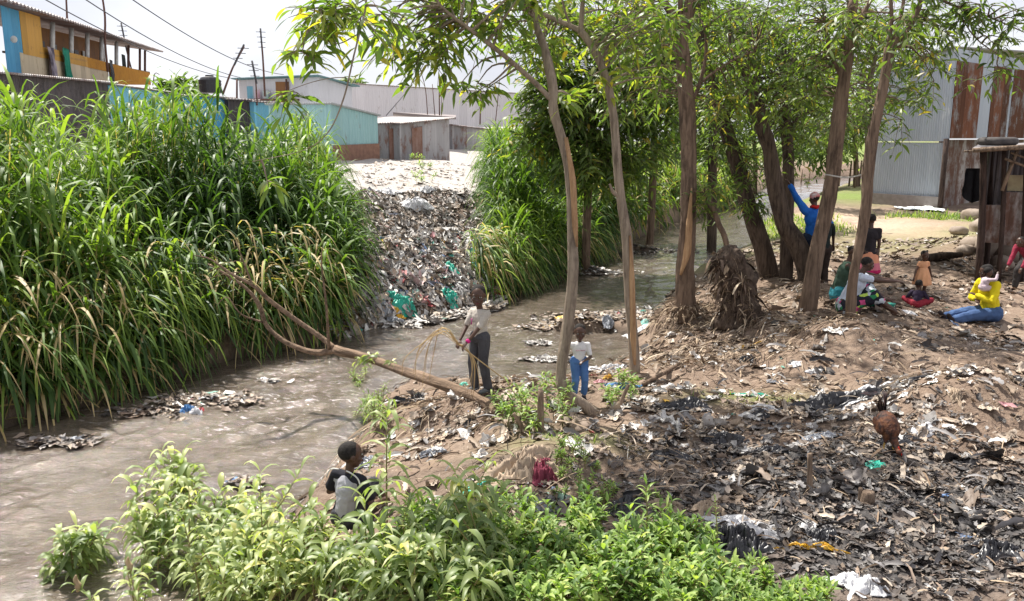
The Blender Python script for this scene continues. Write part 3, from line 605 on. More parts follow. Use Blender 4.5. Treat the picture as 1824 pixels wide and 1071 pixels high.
# -- far fence posts and rails right of the middle
k = 0
for (px, lab) in ((1426, 'first slim fence post from the left beyond the sitting group'), (1440, 'second slim fence post beyond the raised arm'), (1494, 'weathered fence post left of the leaning trunk'), (1512, 'paired fence post nearest the steel shed, left one'), (1522, 'paired fence post nearest the steel shed, right one'), (1530, 'last fence post before the forked tree')):
    a = gnd(px, 332+3*(px % 3)); b = a+[.05, 0, 1.5]; g = Geo(); tube(g, [a-[0, 0, .2], b], [.06, .05], 6, 1, .1, px); o = g.build('fence_post', M['wood'], None); recentre(o, a); tag(o, lab, 'post', 'posts of the far wooden fence')
a = gnd(1485, 332); g = Geo(); tube(g, [a+[0, 0, 1.25], a+[2.2, .1, 1.5]], [.04, .03], 6, 1); tube(g, [a+[.1, 0, .8], a+[2.3, 0, .95]], [.03, .03], 6, 1); o = g.build('fence_rail', M['wood'], None); recentre(o, a); tag(o, 'thin crooked rails tied between the far fence posts', 'rail')
g = Geo(); a = P(1470, 311, 12.75); tube(g, [a, P(1510, 314, 12.4)-[0, 0, .02], P(1548, 308, 11.95)], [.012, .012, .012], 6, 4); o = g.build('clothes_line', simple('pale_rope', (.55, .52, .48)), None); recentre(o, a); tag(o, 'pale rope tied between two leaning trunks', 'rope')
# -- white sheet on the grass
c = gnd(1640, 374); nq = 24; u, v = np.meshgrid(np.linspace(-.5, .5, nq), np.linspace(-.5, .5, nq)); rr = 1+.15*vn(u*4, v*4, 2)
X = c[0]+u*1.5*rr; Yv = c[1]+v*1.5*rr; Zv = H(X, Yv)+.05+.05*np.abs(vn(u*9, v*7, 3)); g = Geo(); i, j = np.meshgrid(np.arange(nq-1), np.arange(nq-1), indexing='ij'); a = (i*nq+j).ravel()
Q = np.stack([a, a+1, a+nq+1, a+nq], 1); V = np.stack([X, Yv, Zv], -1).reshape(-1, 3); g.add(np.concatenate([V, V-[0, 0, .01]]), np.concatenate([Q, Q[:, ::-1]+nq*nq])); o = g.build('cloth_sheet', simple('white_cloth', (.8, .82, .8), (.7, .75, .74)), None); recentre(o, c); tag(o, 'white sheet spread to dry on the grass before the steel shed', 'sheet')
# -- log and stones
g = Geo(); a = gnd(1640, 470)+[0, 0, .08]; b = gnd(1712, 462)+[0, 0, .1]; tube(g, [a, (a+b)/2+[0, 0, .03], b], [.10, .09, .06], 10, 4, .08, 3); o = g.build('log', M['bark_dark'], None); recentre(o, a); tag(o, 'short grey log lying behind the toddler in peach', 'log')
def rock(nm, label, c, r, mt, seed, cat='stone', group=None, flat=.6, lump=.22):
    g = Geo(); ell(g, (0, 0, 0), (1, 1, 1), None, 20, 14); V = g.V[0]; V *= (1+lump*fbm(V[:, 0]*1.5+seed, V[:, 1]*1.5, V[:, 2]*1.5, seed, 4))[:, None]
    g.V[0] = V*np.array([r, r*.8, r*flat]); o = g.build(nm, mt, None); o.location = tuple(c); o.rotation_euler = (0, 0, seed); tag(o, label, cat, group); return o
stone = simple('dusty_stone', (.30, .23, .18), (.18, .14, .11), 5); sack = simple('dusty_sack', (.33, .27, .22), (.22, .17, .13), 4)
for k, (px, py, r, lb) in enumerate([(1755, 395, .5, 'large grey sack of earth left of the hut post'), (1735, 372, .42, 'upper rounded sack behind the hut post'), (1775, 430, .5, 'long sack under the rusty hut panel'), (1808, 444, .45, 'sack by the person in maroon'), (1738, 425, .3, 'small round grey sack at the left foot of the hut'), (1712, 400, .26, 'dark sack beyond the hut'), (1725, 437, .25, 'flat sack below the small round sack'), (1790, 460, .3, 'low sack in front of the hut base')]):
    rock('earth_sack', lb, gnd(px, py+18)+[0, .15, .08], r, sack, k+1, 'sack', 'sacks banked round the hut', .62, .12)
rock('stone', 'flat pale stone below the child in white', gnd(1035, 765)+[0, 0, .02], .13, stone, 21, flat=.6); rock('stone', 'brown stone on the bank left of the black plastic', gnd(1030, 752)+[0, 0, .02], .09, stone, 25)
# ------------------------------------------------------------------ tall grass
def canes(g, X, Y, Hh, nleaf=12, lean=.22, Ls=(.7, 1.15), Ws=(.028, .05), dry=0., stem=True, out=None):
    N = len(X); z0 = H(X, Y)-.05; az = rng.random(N)*2*math.pi; ln = lean*rng.random(N)**.7
    lx, ly_ = np.cos(az)*ln, np.sin(az)*ln
    if out is not None: lx = lx*.5+out[0]; ly_ = ly_*.5+out[1]; az = np.where(rng.random(N) < .6, np.arctan2(out[1], out[0]), az)
    D = nrm(np.stack([lx, ly_, np.ones(N)], 1)); B = np.stack([X, Y, z0], 1); hn = rng.random(N)
    if stem:
        blades(g, B, D, Hh, .022, .12, prof=[1, 1, 1, 1, .6], rnd=.80+.2*hn)
    f = (np.arange(nleaf)+.5)/nleaf
    FF = (.12+.86*np.repeat(f[None], N, 0)+.05*rng.standard_normal((N, nleaf))).ravel()
    idx = np.repeat(np.arange(N), nleaf); pos = B[idx]+D[idx]*(Hh[idx]*FF)[:, None]
    a2 = az[idx]+np.tile(np.arange(nleaf)*2.4, N)+rng.standard_normal(N*nleaf)*.5
    up = .45+.9*FF**2+1.7*np.clip(FF-.72, 0, 1)*3+.3*rng.standard_normal(len(FF))
    dr = nrm(np.stack([np.cos(a2), np.sin(a2), up], 1))
    L_ = rng.uniform(*Ls, len(FF))*(.75+.5*np.sin(FF*2.6)); Wd = rng.uniform(*Ws, len(FF))
    clump = .5+.5*vn(X*.7, Y*.7, 0, 77); rn = np.clip(.06+.62*clump[idx]*FF+.28*rng.random(len(FF)), 0, .8)  # shade in the depths painted in: low blades darker, top ones lighter
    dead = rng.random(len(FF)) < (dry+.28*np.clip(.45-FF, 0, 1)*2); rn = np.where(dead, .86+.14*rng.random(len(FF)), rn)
    dp = rng.uniform(1.0, 2.9, len(FF))*(1.35-.5*FF)*(1+.6*sst(.9, .75, FF))
    blades(g, pos, dr, L_, Wd*(.8+.5*rng.random(len(FF))), dp, rnd=rn, roll=rng.standard_normal(len(FF))*.35, prof=[.4, .85, 1, .95, .8, .5, .04])
def scatter(n, x0, x1, y0, y1, ok):
    X = rng.uniform(x0, x1, n); Y = rng.uniform(y0, y1, n); k = ok(X, Y); return X[k], Y[k]
gx0, gy0 = Z0(690, 575)[:2]
def sil(X, Y, pts):
    px = X/Y*(cp+sp*.1)*F*1.0+CX; y = np.interp(px, [q[0] for q in pts], [q[1] for q in pts]); b = -(y-CY)/F
    return CZ+Y*(-sp+cp*b)/(cp+sp*b)
def edge_x(Y):     # right-hand edge of the big grass mass
    return gx0-.72+(Y-gy0)*-.14-.5*sst(gy0+1.5, gy0+5, Y)
def leftland(X, Y): return (~inriver(X, Y)) & (pdist(LW, X, Y) < pdist(RW, X, Y))
def ok1(X, Y): d = pdist(LW, X, Y); return leftland(X, Y) & (X < edge_x(Y)) & (d < 7.5) & (d > -.1) & (rng.random(len(X)) < (1.25-.12*d)*np.clip(.75+1.3*vn(X*1.1, Y*1.1, 0, 201), .12, 1))
X, Y = scatter(6800, -14, -1.5, 8, 24, ok1); d = pdist(LW, X, Y)
hh = (.75+.25*sst(.2, 2.5, d)+.45*vn(X*.45, Y*.45, 0, 21)+.25*vn(X*1.4, Y*1.4, 0, 22))
hh += 1.7*gauss(X, Y, P(20, 200, 13.0), 1.3, 1.8)+1.45*gauss(X, Y, P(285, 200, 16.5), .75, 1.2)+1.2*gauss(X, Y, P(555, 200, 19.8), .55, 1.0)+.95*gauss(X, Y, P(420, 200, 18.3), .6, 1.0)
# gather the canes into separate tussocks
nc = 170; cx_, cy_ = scatter(3000, -14, -1.5, 8, 24, lambda a, b: ok1(a, b)); keep = []
for q in range(len(cx_)):
    if all((cx_[q]-cx_[w_])**2+(cy_[q]-cy_[w_])**2 > .42 for w_ in keep): keep.append(q)
cx_, cy_ = cx_[keep], cy_[keep]; near = np.argmin((X[:, None]-cx_)**2+(Y[:, None]-cy_)**2, 1); ch_ = rng.uniform(.72, 1.16, len(cx_))[near]
ox, oy = X-cx_[near], Y-cy_[near]; X = cx_[near]+ox*.55; Y = cy_[near]+oy*.55; OUT = (ox*.75, oy*.75); d = pdist(LW, X, Y); hh = hh*ch_
hh *= 1-.45*sst(P(560, 300, 18)[0], P(700, 300, 18)[0], X-(Y-18)*-.17)*sst(0, 4, d)*(1-gauss(X, Y, P(560, 200, 19.5), .8, 1.2))
hh = hh*(.7+.55*rng.random(len(X)))
SIL = [(-60, 100), (0, 110), (50, 150), (95, 260), (185, 275), (212, 220), (240, 140), (325, 140), (350, 250), (380, 205), (405, 168), (430, 205), (470, 235), (508, 262), (540, 200), (556, 205), (570, 290), (600, 345), (640, 375), (700, 410)]
zt_ = sil(X, Y, SIL)-H(X, Y)
k_ = sst(1.6, 3.2, d); hh = np.clip(hh*(1-k_)+k_*zt_*(.70+.28*rng.random(len(X)))*(.35+.65*ch_/1.1), .35, 3.1); hh = np.minimum(hh, np.maximum(zt_-.30, .3)); print('canes', len(X))
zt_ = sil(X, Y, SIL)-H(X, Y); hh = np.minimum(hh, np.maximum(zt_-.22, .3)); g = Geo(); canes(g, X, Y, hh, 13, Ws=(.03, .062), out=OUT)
# skirt of hanging dry and green blades along the water edge
def skirt(g, pts, n, rn0=.5, ln=(.6, 1.2), up=0.2, z=(.1, .9), spread=.35):
    pts = np.array(pts)[:, :2]; sg = np.linalg.norm(np.diff(pts, axis=0), axis=1); cs = np.concatenate([[0], np.cumsum(sg)]); s_ = rng.random(n)*cs[-1]
    x = np.interp(s_, cs, pts[:, 0]); y = np.interp(s_, cs, pts[:, 1]); off = rng.random(n)*1.1; x2 = x-off*.55; y2 = y+off*.83
    z2 = np.maximum(H(x2, y2), 0)+rng.uniform(*z, n); d_ = np.stack([.55+spread*rng.standard_normal(n), -.83+spread*rng.standard_normal(n), up+.3*rng.random(n)], 1)
    rn = np.where(rng.random(n) < rn0*(1+.9*vn(x*1.3, y*1.3, 0, 7)), .86+.14*rng.random(n), .0+.7*rng.random(n))
    blades(g, np.stack([x2, y2, z2], 1), d_, rng.uniform(*ln, n), rng.uniform(.02, .045, n), rng.uniform(1.5, 3.5, n), rnd=rn, roll=rng.standard_normal(n)*.4)
skirt(g, [q for q in LW[1:8]], 3800, .3, spread=.8, z=(.0, 1.1), ln=(.4, 1.2))
tag(g.build('tall_grass', M['grass_tall'], None), 'dense mass of tall arching elephant grass covering the left bank down to the water', 'grass', kind='stuff')
def ok2(X, Y):
    d = pdist(LW, X, Y); a = P(893, 400, 21)[0]+(Y-21)*-.04; b = P(1040, 300, 23)[0]+(Y-23)*.25
    return leftland(X, Y) & (X > a) & (X < b) & (d < 5)
X, Y = scatter(5200, -2, 4, 19.5, 29, ok2); d = pdist(LW, X, Y)
hh = (.85+.25*sst(0, 2, d)+.3*vn(X*.8, Y*.8, 0, 24)+.8*gauss(X, Y, P(885, 250, 23), .5, 1.2)-.25*sst(2, 4, X))*(.85+.3*rng.random(len(X)))
zt_ = sil(X, Y, [(800, 340), (845, 270), (868, 238), (900, 245), (930, 262), (1000, 285), (1050, 300), (1150, 330)])-H(X, Y); k_ = sst(1, 2.5, d); hh = np.clip(hh*(1-k_)+k_*zt_*(.72+.3*rng.random(len(X))), .35, 3); hh = np.minimum(hh, np.maximum(zt_*1.04, .3))
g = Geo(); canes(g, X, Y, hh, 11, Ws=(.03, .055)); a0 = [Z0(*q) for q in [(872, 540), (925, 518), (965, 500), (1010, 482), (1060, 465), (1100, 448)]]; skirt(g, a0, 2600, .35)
tag(g.build('tall_grass', M['grass_tall'], None), 'bright thick stand of elephant grass right of the rubbish slope', 'grass', kind='stuff')
def ok3(X, Y): d = pdist(LW, X, Y); return leftland(X, Y) & (d < 6) & (vn(X*.3, Y*.3, 0, 91) > -.4)
X, Y = scatter(3800, 2.5, 16, 26, 52, ok3); hh = (1.2+.6*vn(X*.5, Y*.5, 0, 29))*(.8+.4*rng.random(len(X)))
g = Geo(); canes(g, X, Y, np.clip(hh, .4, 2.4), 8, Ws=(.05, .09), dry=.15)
tag(g.build('tall_grass', M['grass_tall'], None), 'far pale grass along the left bank under the trees', 'grass', kind='stuff')
# small grass tufts on the bright green patches
def ok4(X, Y): return (~inriver(X, Y)) & (pdist(RW, X, Y) < pdist(LW, X, Y)) & (gauss(X, Y, Z0(1690, 378, 1), 2.6, 1.6)+gauss(X, Y, Z0(1380, 380, 1), 2.2, 6)+gauss(X, Y, Z0(1330, 740, .6), .7, .25)+gauss(X, Y, Z0(1020, 820, .6), .5, .3) > .4+.3*rng.random(len(X)))
X, Y = scatter(60000, 0, 20, 6, 42, ok4); d = nrm(np.stack([rng.standard_normal(len(X))*.5, rng.standard_normal(len(X))*.5, np.ones(len(X))], 1))
g = Geo(); blades(g, np.stack([X, Y, H(X, Y)-.01], 1), d, .05+.010*Y*rng.random(len(X)), .006+.0012*Y, 1., prof=[1, .8, .5, .05], rnd=.4+.45*rng.random(len(X)))
tag(g.build('short_grass', M['grass_tall'], None), 'short green turf in patches on the right bank', 'grass', kind='stuff')
# ------------------------------------------------------------------ litter
PAL = {'white': (.72, .71, .69), 'beige': (.52, .43, .34), 'tan': (.36, .27, .19), 'brown': (.16, .105, .075), 'black': (.02, .02, .024), 'grey': (.25, .24, .24), 'teal': (.03, .38, .30), 'blue': (.10, .22, .45), 'red': (.45, .05, .06), 'yellow': (.75, .45, .04), 'pink': (.6, .3, .32), 'dust': (.28, .21, .16)}
PK = list(PAL); PV = np.array([PAL[k] for k in PK])
def litter(g, X, Y, size, probs, n=4, aspect=(1, 2.2), lift=.02, flat=.45, zf=None, dirt=(.25, .20, .16), da=(0, .6)):
    N = len(X); p = np.array([probs.get(k, 0) for k in PK], float); p /= p.sum(); ci = rng.choice(len(PK), N, p=p)
    c = PV[ci]*(.65+.6*rng.random((N, 1))); dk = rng.uniform(*da, (N, 1)); c = c*(1-dk)+np.array(dirt)*dk*(.8+.4*rng.random((N, 1))); c = np.clip(c, .012, .8)
    z = (H(X, Y) if zf is None else zf(X, Y)); e = .08
    gx = (H(X+e, Y)-z)/e; gy = (H(X, Y+e)-z)/e
    if zf is not None: gx = gx*0; gy = gy*0
    nn = nrm(np.stack([-gx+.17*rng.standard_normal(N), -gy+.17*rng.standard_normal(N), np.ones(N)], 1)); a = rng.random(N)*2*math.pi
    t1 = nrm(np.cross(nn, np.stack([np.cos(a), np.sin(a), np.zeros(N)], 1))); t2 = np.cross(nn, t1)
    u, v = np.meshgrid(np.linspace(-.5, .5, n), np.linspace(-.5, .5, n)); u = u.ravel(); v = v.ravel()
    rr_ = np.maximum(np.abs(u), np.abs(v)); le = np.hypot(u, v)+1e-6; u2 = u*(rr_/le*.75+.25); v2 = v*(rr_/le*.75+.25)
    jit = (.55/n)*(1+.0*u)
    tha = np.arctan2(v, u)[None]; rim = 1+.18*np.sin(2*tha+rng.random((N, 1))*6.28)+.16*np.sin(3*tha+rng.random((N, 1))*6.28)+.12*np.sin(5*tha+rng.random((N, 1))*6.28); jr = .35*min(1, (3.5/n)**1.3)
    U = u2[None]*rim*(1+jr*rng.standard_normal((N, n*n))*(rr_ > .45))+jit*rng.standard_normal((N, n*n)); Vv = v2[None]*rim*(1+jr*rng.standard_normal((N, n*n))*(rr_ > .45))+jit*rng.standard_normal((N, n*n)); asp = rng.uniform(*aspect, N)[:, None]
    bend = rng.standard_normal((N, 3))*.8; fold = 0
    for q_ in range(3):
        th_ = rng.random((N, 1))*6.28; ph_ = rng.random((N, 1))*6.28; fr_ = rng.uniform(3, 11, (N, 1)); fold = fold+np.sin((u[None]*np.cos(th_)+v[None]*np.sin(th_))*fr_+ph_)*.14*rng.random((N, 1))*2
    Wz = .85*flat*(bend[:, :1]*u*u*2+bend[:, 1:2]*v*v*2+bend[:, 2:]*u*v*2+fold+.07*rng.standard_normal((N, n*n)))
    s = np.asarray(size)[:, None]; pos = np.stack([X, Y, z+lift-.1*np.asarray(size)], 1)[:, None]+t1[:, None]*(U*s*asp)[..., None]+t2[:, None]*(Vv*s)[..., None]+nn[:, None]*(np.abs(Wz)*s)[..., None]
    i, j = np.meshgrid(np.arange(n-1), np.arange(n-1), indexing='ij'); a = (i*n+j).ravel(); q = np.stack([a, a+1, a+n+1, a+n], 1)
    Q = (np.arange(N)*n*n)[:, None, None]+q[None]; g.add(pos.reshape(-1, 3), Q.reshape(-1, 4), col=np.repeat(c, n*n, 0))
def strands(g, X, Y, ln, wd, dirs=None, z=None, rn=None, up=0):
    N = len(X); z = H(X, Y)+.015+.03*rng.random(N) if z is None else z; e = .1
    a = rng.random(N)*2*math.pi if dirs is None else dirs+rng.standard_normal(N)*.5
    dx, dy = np.cos(a), np.sin(a); sl_ = (H(X+dx*e, Y+dy*e)-H(X, Y))/e; d_ = np.stack([dx, dy, sl_+.12+up*rng.random(N)], 1)
    blades(g, np.stack([X, Y, z], 1), d_, ln, wd, .3+.6*rng.random(N), prof=[.6, 1, .8, .9, .4], rnd=rng.random(N) if rn is None else rn, roll=rng.standard_normal(N)*.8)
def rightland(X, Y): return (~inriver(X, Y)) & (pdist(RW, X, Y) < pdist(LW, X, Y))
def mudf(X, Y): return np.clip(gauss(X, Y, mudc, 1.9, 1.1)+.8*gauss(X, Y, Z0(1760, 950, .8), 1.2, 1.0)+.5*gauss(X, Y, Z0(1250, 790, .8), .8, .5), 0, 1)
def band(X, Y): return np.clip(gauss(X, Y, Z0(1380, 770, .7), 3.2, .8)+gauss(X, Y, Z0(1230, 620, .8), 1.5, 1.2)+gauss(X, Y, Z0(840, 740, .5), 1.6, 1.2)+.5*gauss(X, Y, Z0(1650, 620, .9), 2.2, 1.2), 0, 1)
g = Geo()
mixed = dict(white=.15, beige=.24, tan=.22, brown=.15, black=.045, grey=.05, dust=.12, teal=.005, blue=.004, red=.002, yellow=.006, pink=.006)
dark = dict(black=.34, brown=.16, grey=.20, dust=.16, tan=.07, beige=.06, white=.035, blue=.003, red=.001)
X, Y = scatter(21000, -2.6, 8, 4.2, 13.5, lambda x, y: rightland(x, y) & (np.abs(x) < y*.66+.5) & (rng.random(len(x)) < (.06+.62*band(x, y))*np.clip(.7+1.6*fbm(x*1.5, y*1.5, 0, 303, 2), .08, 1.3)))
litter(g, X, Y, .014+.06*rng.random(len(X))**3, mixed, 5)
X, Y = scatter(520, -2, 8, 4.6, 13.5, lambda x, y: rightland(x, y) & (np.abs(x) < y*.66+.5) & (rng.random(len(x)) < .25+.7*band(x, y))); litter(g, X, Y, .07+.13*rng.random(len(X))**2, dict(white=.3, beige=.34, tan=.14, grey=.12, black=.06, dust=.1), 12, (1, 1.8), flat=.5)
X, Y = scatter(3400, -1.5, 8, 7.0, 10.2, lambda x, y: rightland(x, y) & (rng.random(len(x)) < .8*gauss(x, y, Z0(1400, 745, .7), 3.6, .6)*np.clip(.8+1.5*vn(x*2, y*2, 0, 5), .1, 1))); litter(g, X, Y, .04+.12*rng.random(len(X))**2, dict(white=.42, beige=.34, tan=.08, grey=.08, black=.05), 10, (1, 1.8), flat=.5, da=(.0, .25))
X, Y = scatter(600, -1, 6, 4.4, 9, lambda x, y: rightland(x, y) & (rng.random(len(x)) < mudf(x, y))); litter(g, X, Y, .07+.12*rng.random(len(X))**1.8, dict(white=.06, beige=.1, tan=.08, grey=.26, black=.4, dust=.2), 12, (1, 2.), flat=.5, dirt=(.09, .085, .08), da=(.2, .8))
X, Y = scatter(30000, -1, 6, 4.2, 9.5, lambda x, y: rightland(x, y) & (rng.random(len(x)) < 1.1*mudf(x, y)))
litter(g, X, Y, .012+.055*rng.random(len(X))**2.2, dark, 5, dirt=(.085, .078, .074), da=(.25, .92), flat=.4)
X, Y = scatter(6000, 2, 12, 11, 24, lambda x, y: rightland(x, y) & (fbm(x*.5, y*.5, 0, 61, 3) > .0)); litter(g, X, Y, .04+.10*rng.random(len(X))**3, dict(white=.08, beige=.22, tan=.3, brown=.3, black=.08, dust=.2), 3)
X, Y = scatter(2300, -2, 7, 4.4, 12, lambda x, y: rightland(x, y) & (rng.random(len(x)) < .15+.7*band(x, y)+.7*mudf(x, y))); n_ = len(X); mm_ = mudf(X, Y) > .35
ci = np.where(mm_, rng.choice([4, 4, 5, 11, 1], n_), rng.choice([0, 1, 1, 2, 5, 4], n_)); cc_ = PV[ci]*(.6+.5*rng.random((n_, 1))); a_ = rng.random(n_)*6.28
blades(g, np.stack([X, Y, H(X, Y)+.03+.03*rng.random(n_)], 1), np.stack([np.cos(a_), np.sin(a_), .1+.3*rng.random(n_)], 1), .06+.26*rng.random(n_)**2, .012+.05*rng.random(n_)**2, .6+.8*rng.random(n_), prof=[.5, 1, .6, 1.1, .7, 1., .5], fold=.5, roll=rng.standard_normal(n_)*.9, colr=cc_)
tag(g.build('litter', M['litter'], None), 'crumpled scraps of plastic and rag trodden into the muddy right bank', 'litter', kind='stuff')
g = Geo()
def okp(x, y):
    d = pdist(LW, x, y); return leftland(x, y) & (d < 4.6) & (x > edge_x(y)-.3) & (x < P(880, 500, 21)[0]+(y-21)*-.1) 
X, Y = scatter(26000, -5, 1.5, 14, 25.5, okp); d = pdist(LW, X, Y); k = rng.random(len(X)) < np.where(d < 2.2, 1., .55); X, Y, d = X[k], Y[k], d[k]
lo = d < 2.3
litter(g, X[lo], Y[lo], .04+.14*rng.random(lo.sum())**2.4, dict(white=.36, beige=.2, grey=.13, black=.09, tan=.1, teal=.018, blue=.02, red=.02, yellow=.012, pink=.03, brown=.05), 4, lift=.05, flat=.7, dirt=(.40, .37, .34), da=(0, .6))
litter(g, X[~lo], Y[~lo], .035+.12*rng.random((~lo).sum())**2.4, dict(white=.2, beige=.2, grey=.2, black=.14, tan=.18, brown=.14, blue=.01, red=.004), 4, lift=.03, flat=.7, dirt=(.36, .33, .30), da=(.2, .85))
X, Y = scatter(1500, Z0(690, 560)[0]-.3, Z0(900, 530)[0], Z0(690, 580)[1]-.25, Z0(900, 520)[1], lambda x, y: inriver(x, y) & (pdist(LW, x, y) < .55)); litter(g, X, Y, .06+.16*rng.random(len(X))**1.5, dict(white=.5, beige=.2, grey=.15, black=.1, teal=.02), 4, zf=lambda a, b: a*0+.02)
X, Y = scatter(2500, -6, 6, 21, 40, lambda x, y: leftland(x, y) & (pdist(LW, x, y) > 4)); litter(g, X, Y, .04+.13*rng.random(len(X))**3, dict(white=.4, beige=.3, grey=.1, tan=.2), 3)
tag(g.build('litter', M['litter'], None), 'heap of bags and rags sliding down the far bank to the water', 'litter', kind='stuff')
g = Geo()
isl = [(Z0(1080, 572), 1.1, .65, 1900, mixed), (Z0(1010, 585), .8, .28, 500, mixed), (Z0(1058, 487), 1.0, .35, 420, dict(white=.55, beige=.2, grey=.2, black=.1)), (Z0(1130, 447), 2.2, .7, 420, dict(white=.25, black=.35, grey=.2, brown=.2)), (Z0(372, 716), .7, .3, 420, mixed), (Z0(110, 790), .5, .16, 120, dark), (Z0(985, 642), .5, .16, 120, dict(white=.6, grey=.3, black=.1)), (Z0(960, 612), .3, .1, 40, dict(white=.8, grey=.2)), (Z0(265, 735), .5, .25, 160, dark), (Z0(1140, 560), .5, .5, 260, dict(white=.3, beige=.3, brown=.3, teal=.05)), (Z0(440, 860), .25, .1, 40, mixed), (Z0(480, 680), .2, .08, 25, dict(white=.5, grey=.5)), (Z0(1210, 345), 3, 1.5, 300, dict(white=.6, grey=.4))]
for (c, r1, r2, n_, pr) in isl:
    x = c[0]+rng.standard_normal(n_)*r1*.5; y = c[1]+rng.standard_normal(n_)*r2*.5
    litter(g, x, y, .03+.09*rng.random(n_)**2, pr, 4, flat=.35, zf=lambda a, b: np.maximum(H(a, b), .0)+.01)
tag(g.build('litter', M['litter'], None), 'floating rubbish caught on shoals in the river', 'litter', kind='stuff')
# fibrous dry debris on the mounds
g = Geo()
def okf(x, y): return rightland(x, y) & (rng.random(len(x)) < gauss(x, y, Z0(1225, 560, .9), 1.1, 1.4)+gauss(x, y, Z0(1180, 650, .6), 1., .7)+gauss(x, y, Z0(1370, 590, .9), 1.3, .8)+.8*gauss(x, y, Z0(820, 745, .4), 1.0, .6)+.7*gauss(x, y, Z0(1450, 530, .9), .9, .8)+.5*gauss(x, y, Z0(1385, 470, 1), 1.2, 1.2)+.10+.3*gauss(x, y, Z0(1620, 690, .9), .8, .5))
X, Y = scatter(24000, -2, 6, 6.2, 18.5, okf); strands(g, X, Y, .08+.42*rng.random(len(X))**2, .004+.022*rng.random(len(X))**2.5, dirs=np.arctan2(-1., -.8), up=.25)
X, Y = scatter(9000, -1.5, 8, 4.5, 12, lambda x, y: rightland(x, y) & (rng.random(len(x)) < .3)); strands(g, X, Y, .05+.2*rng.random(len(X))**2, .004+.012*rng.random(len(X)))
tag(g.build('dry_debris', M['fibre'], None), 'dry roots straw and fibres matted over the right bank mounds', 'debris', kind='stuff')
# ------------------------------------------------------------------ trees
class Tree:
    def __init__(s, label, bark, leaf, cat='tree', nm='tree', group=None):
        s.lab, s.bk, s.lf, s.cat, s.nm, s.gr = label, bark, leaf, cat, nm, group; s.T = Geo(); s.C = Geo(); s.tw = Geo(); s.path = []; s.root = None; s.hasC = False; s.k = .84
    def limb(s, pts, rad, n=12, rough=.2):
        pts = [np.array(q, float) for q in pts]
        if s.root is None: s.root = pts[0].copy()
        q = tube(s.T, pts, np.array(rad)*s.k, n, 6, rough, len(s.path)*3.7+pts[0][0]); s.path += list(q)
        return q
    def cluster(s, c, r, nsub, nleaf=26, L=(.13, .22), W=(.028, .045), twig=.45, droop=1.5, link=True, rr=.012):
        c = np.asarray(c, float); r = np.asarray(r, float); P_ = np.array(s.path)
        dv = nrm(rng.standard_normal((nsub, 3))); sub = c+dv*(rng.random((nsub, 1))**.42)*r
        hi = P_[P_[:, 2] > P_[:, 2].min()+.45*(P_[:, 2].max()-P_[:, 2].min())]
        bs, ds = [], []
        for q in sub:
            if link:
                k = np.argmin(((hi-q)**2).sum(1)); a = hi[k]; dq = q-a; ln = np.linalg.norm(dq)
                if ln > .15:
                    mid = a+dq*.5+np.array([0, 0, .12*ln])+rng.standard_normal(3)*.06*ln; tube(s.T, [a, mid, q], [rr*(1+ln*.25), rr*.7, rr*.35], 5, 3, cap=False)
            nt_ = 4
            for _ in range(nt_):
                d_ = nrm(rng.standard_normal(3)*[1, 1, .5]+nrm(q-c)*.6+[0, 0, -.1]); tl = twig*(.6+.8*rng.random())
                m_ = max(3, nleaf//nt_); t = np.linspace(.1, 1, m_); sag = -.35*tl*t**2
                pts = q+d_*tl*t[:, None]; pts[:, 2] += sag; bs.append(pts)
                tube(s.T, [q, q+d_*tl*.5+[0, 0, -.09*tl], q+d_*tl+[0, 0, -.35*tl]], [.005, .004, .002], 3, 1, cap=False)
                sd = nrm(np.cross(d_, [0, 0, 1.])+1e-3); sg = np.where(np.arange(m_) % 2 == 0, 1, -1)[:, None]
                ds.append(nrm(d_*.55+sd*sg*.75+rng.standard_normal((m_, 3))*.3+[0, 0, -.15]))
        bs = np.concatenate(bs); ds = np.concatenate(ds); N = len(bs)
        blades(s.C, bs, ds, rng.uniform(*L, N), rng.uniform(*W, N), rng.uniform(.5, 1., N)*droop, prof=[.25, .9, 1, .6, .05], rnd=np.clip(rng.random(N)*.75+.3*rng.random()*.9+(rng.random(N) < .03)*.5, 0, 1), roll=rng.standard_normal(N)*.6); s.hasC = True
    def done(s):
        root = thing(s.nm, s.lab, s.cat, s.root, 0, s.gr); ch = [s.T.build('trunk', s.bk, root)]
        if s.hasC: ch.append(s.C.build('crown', s.lf, root))
        rehome(root, ch); return root
def sink(a): a = np.array(a, float); a[2] = ground_at(a[0], a[1])-.15; return a
def E(px, py, D, rx, ry, rd=None):     # crown lump seen at a place and size
    return P(px, py, D), (rx/F*D, rd or rx/F*D, ry/F*D)
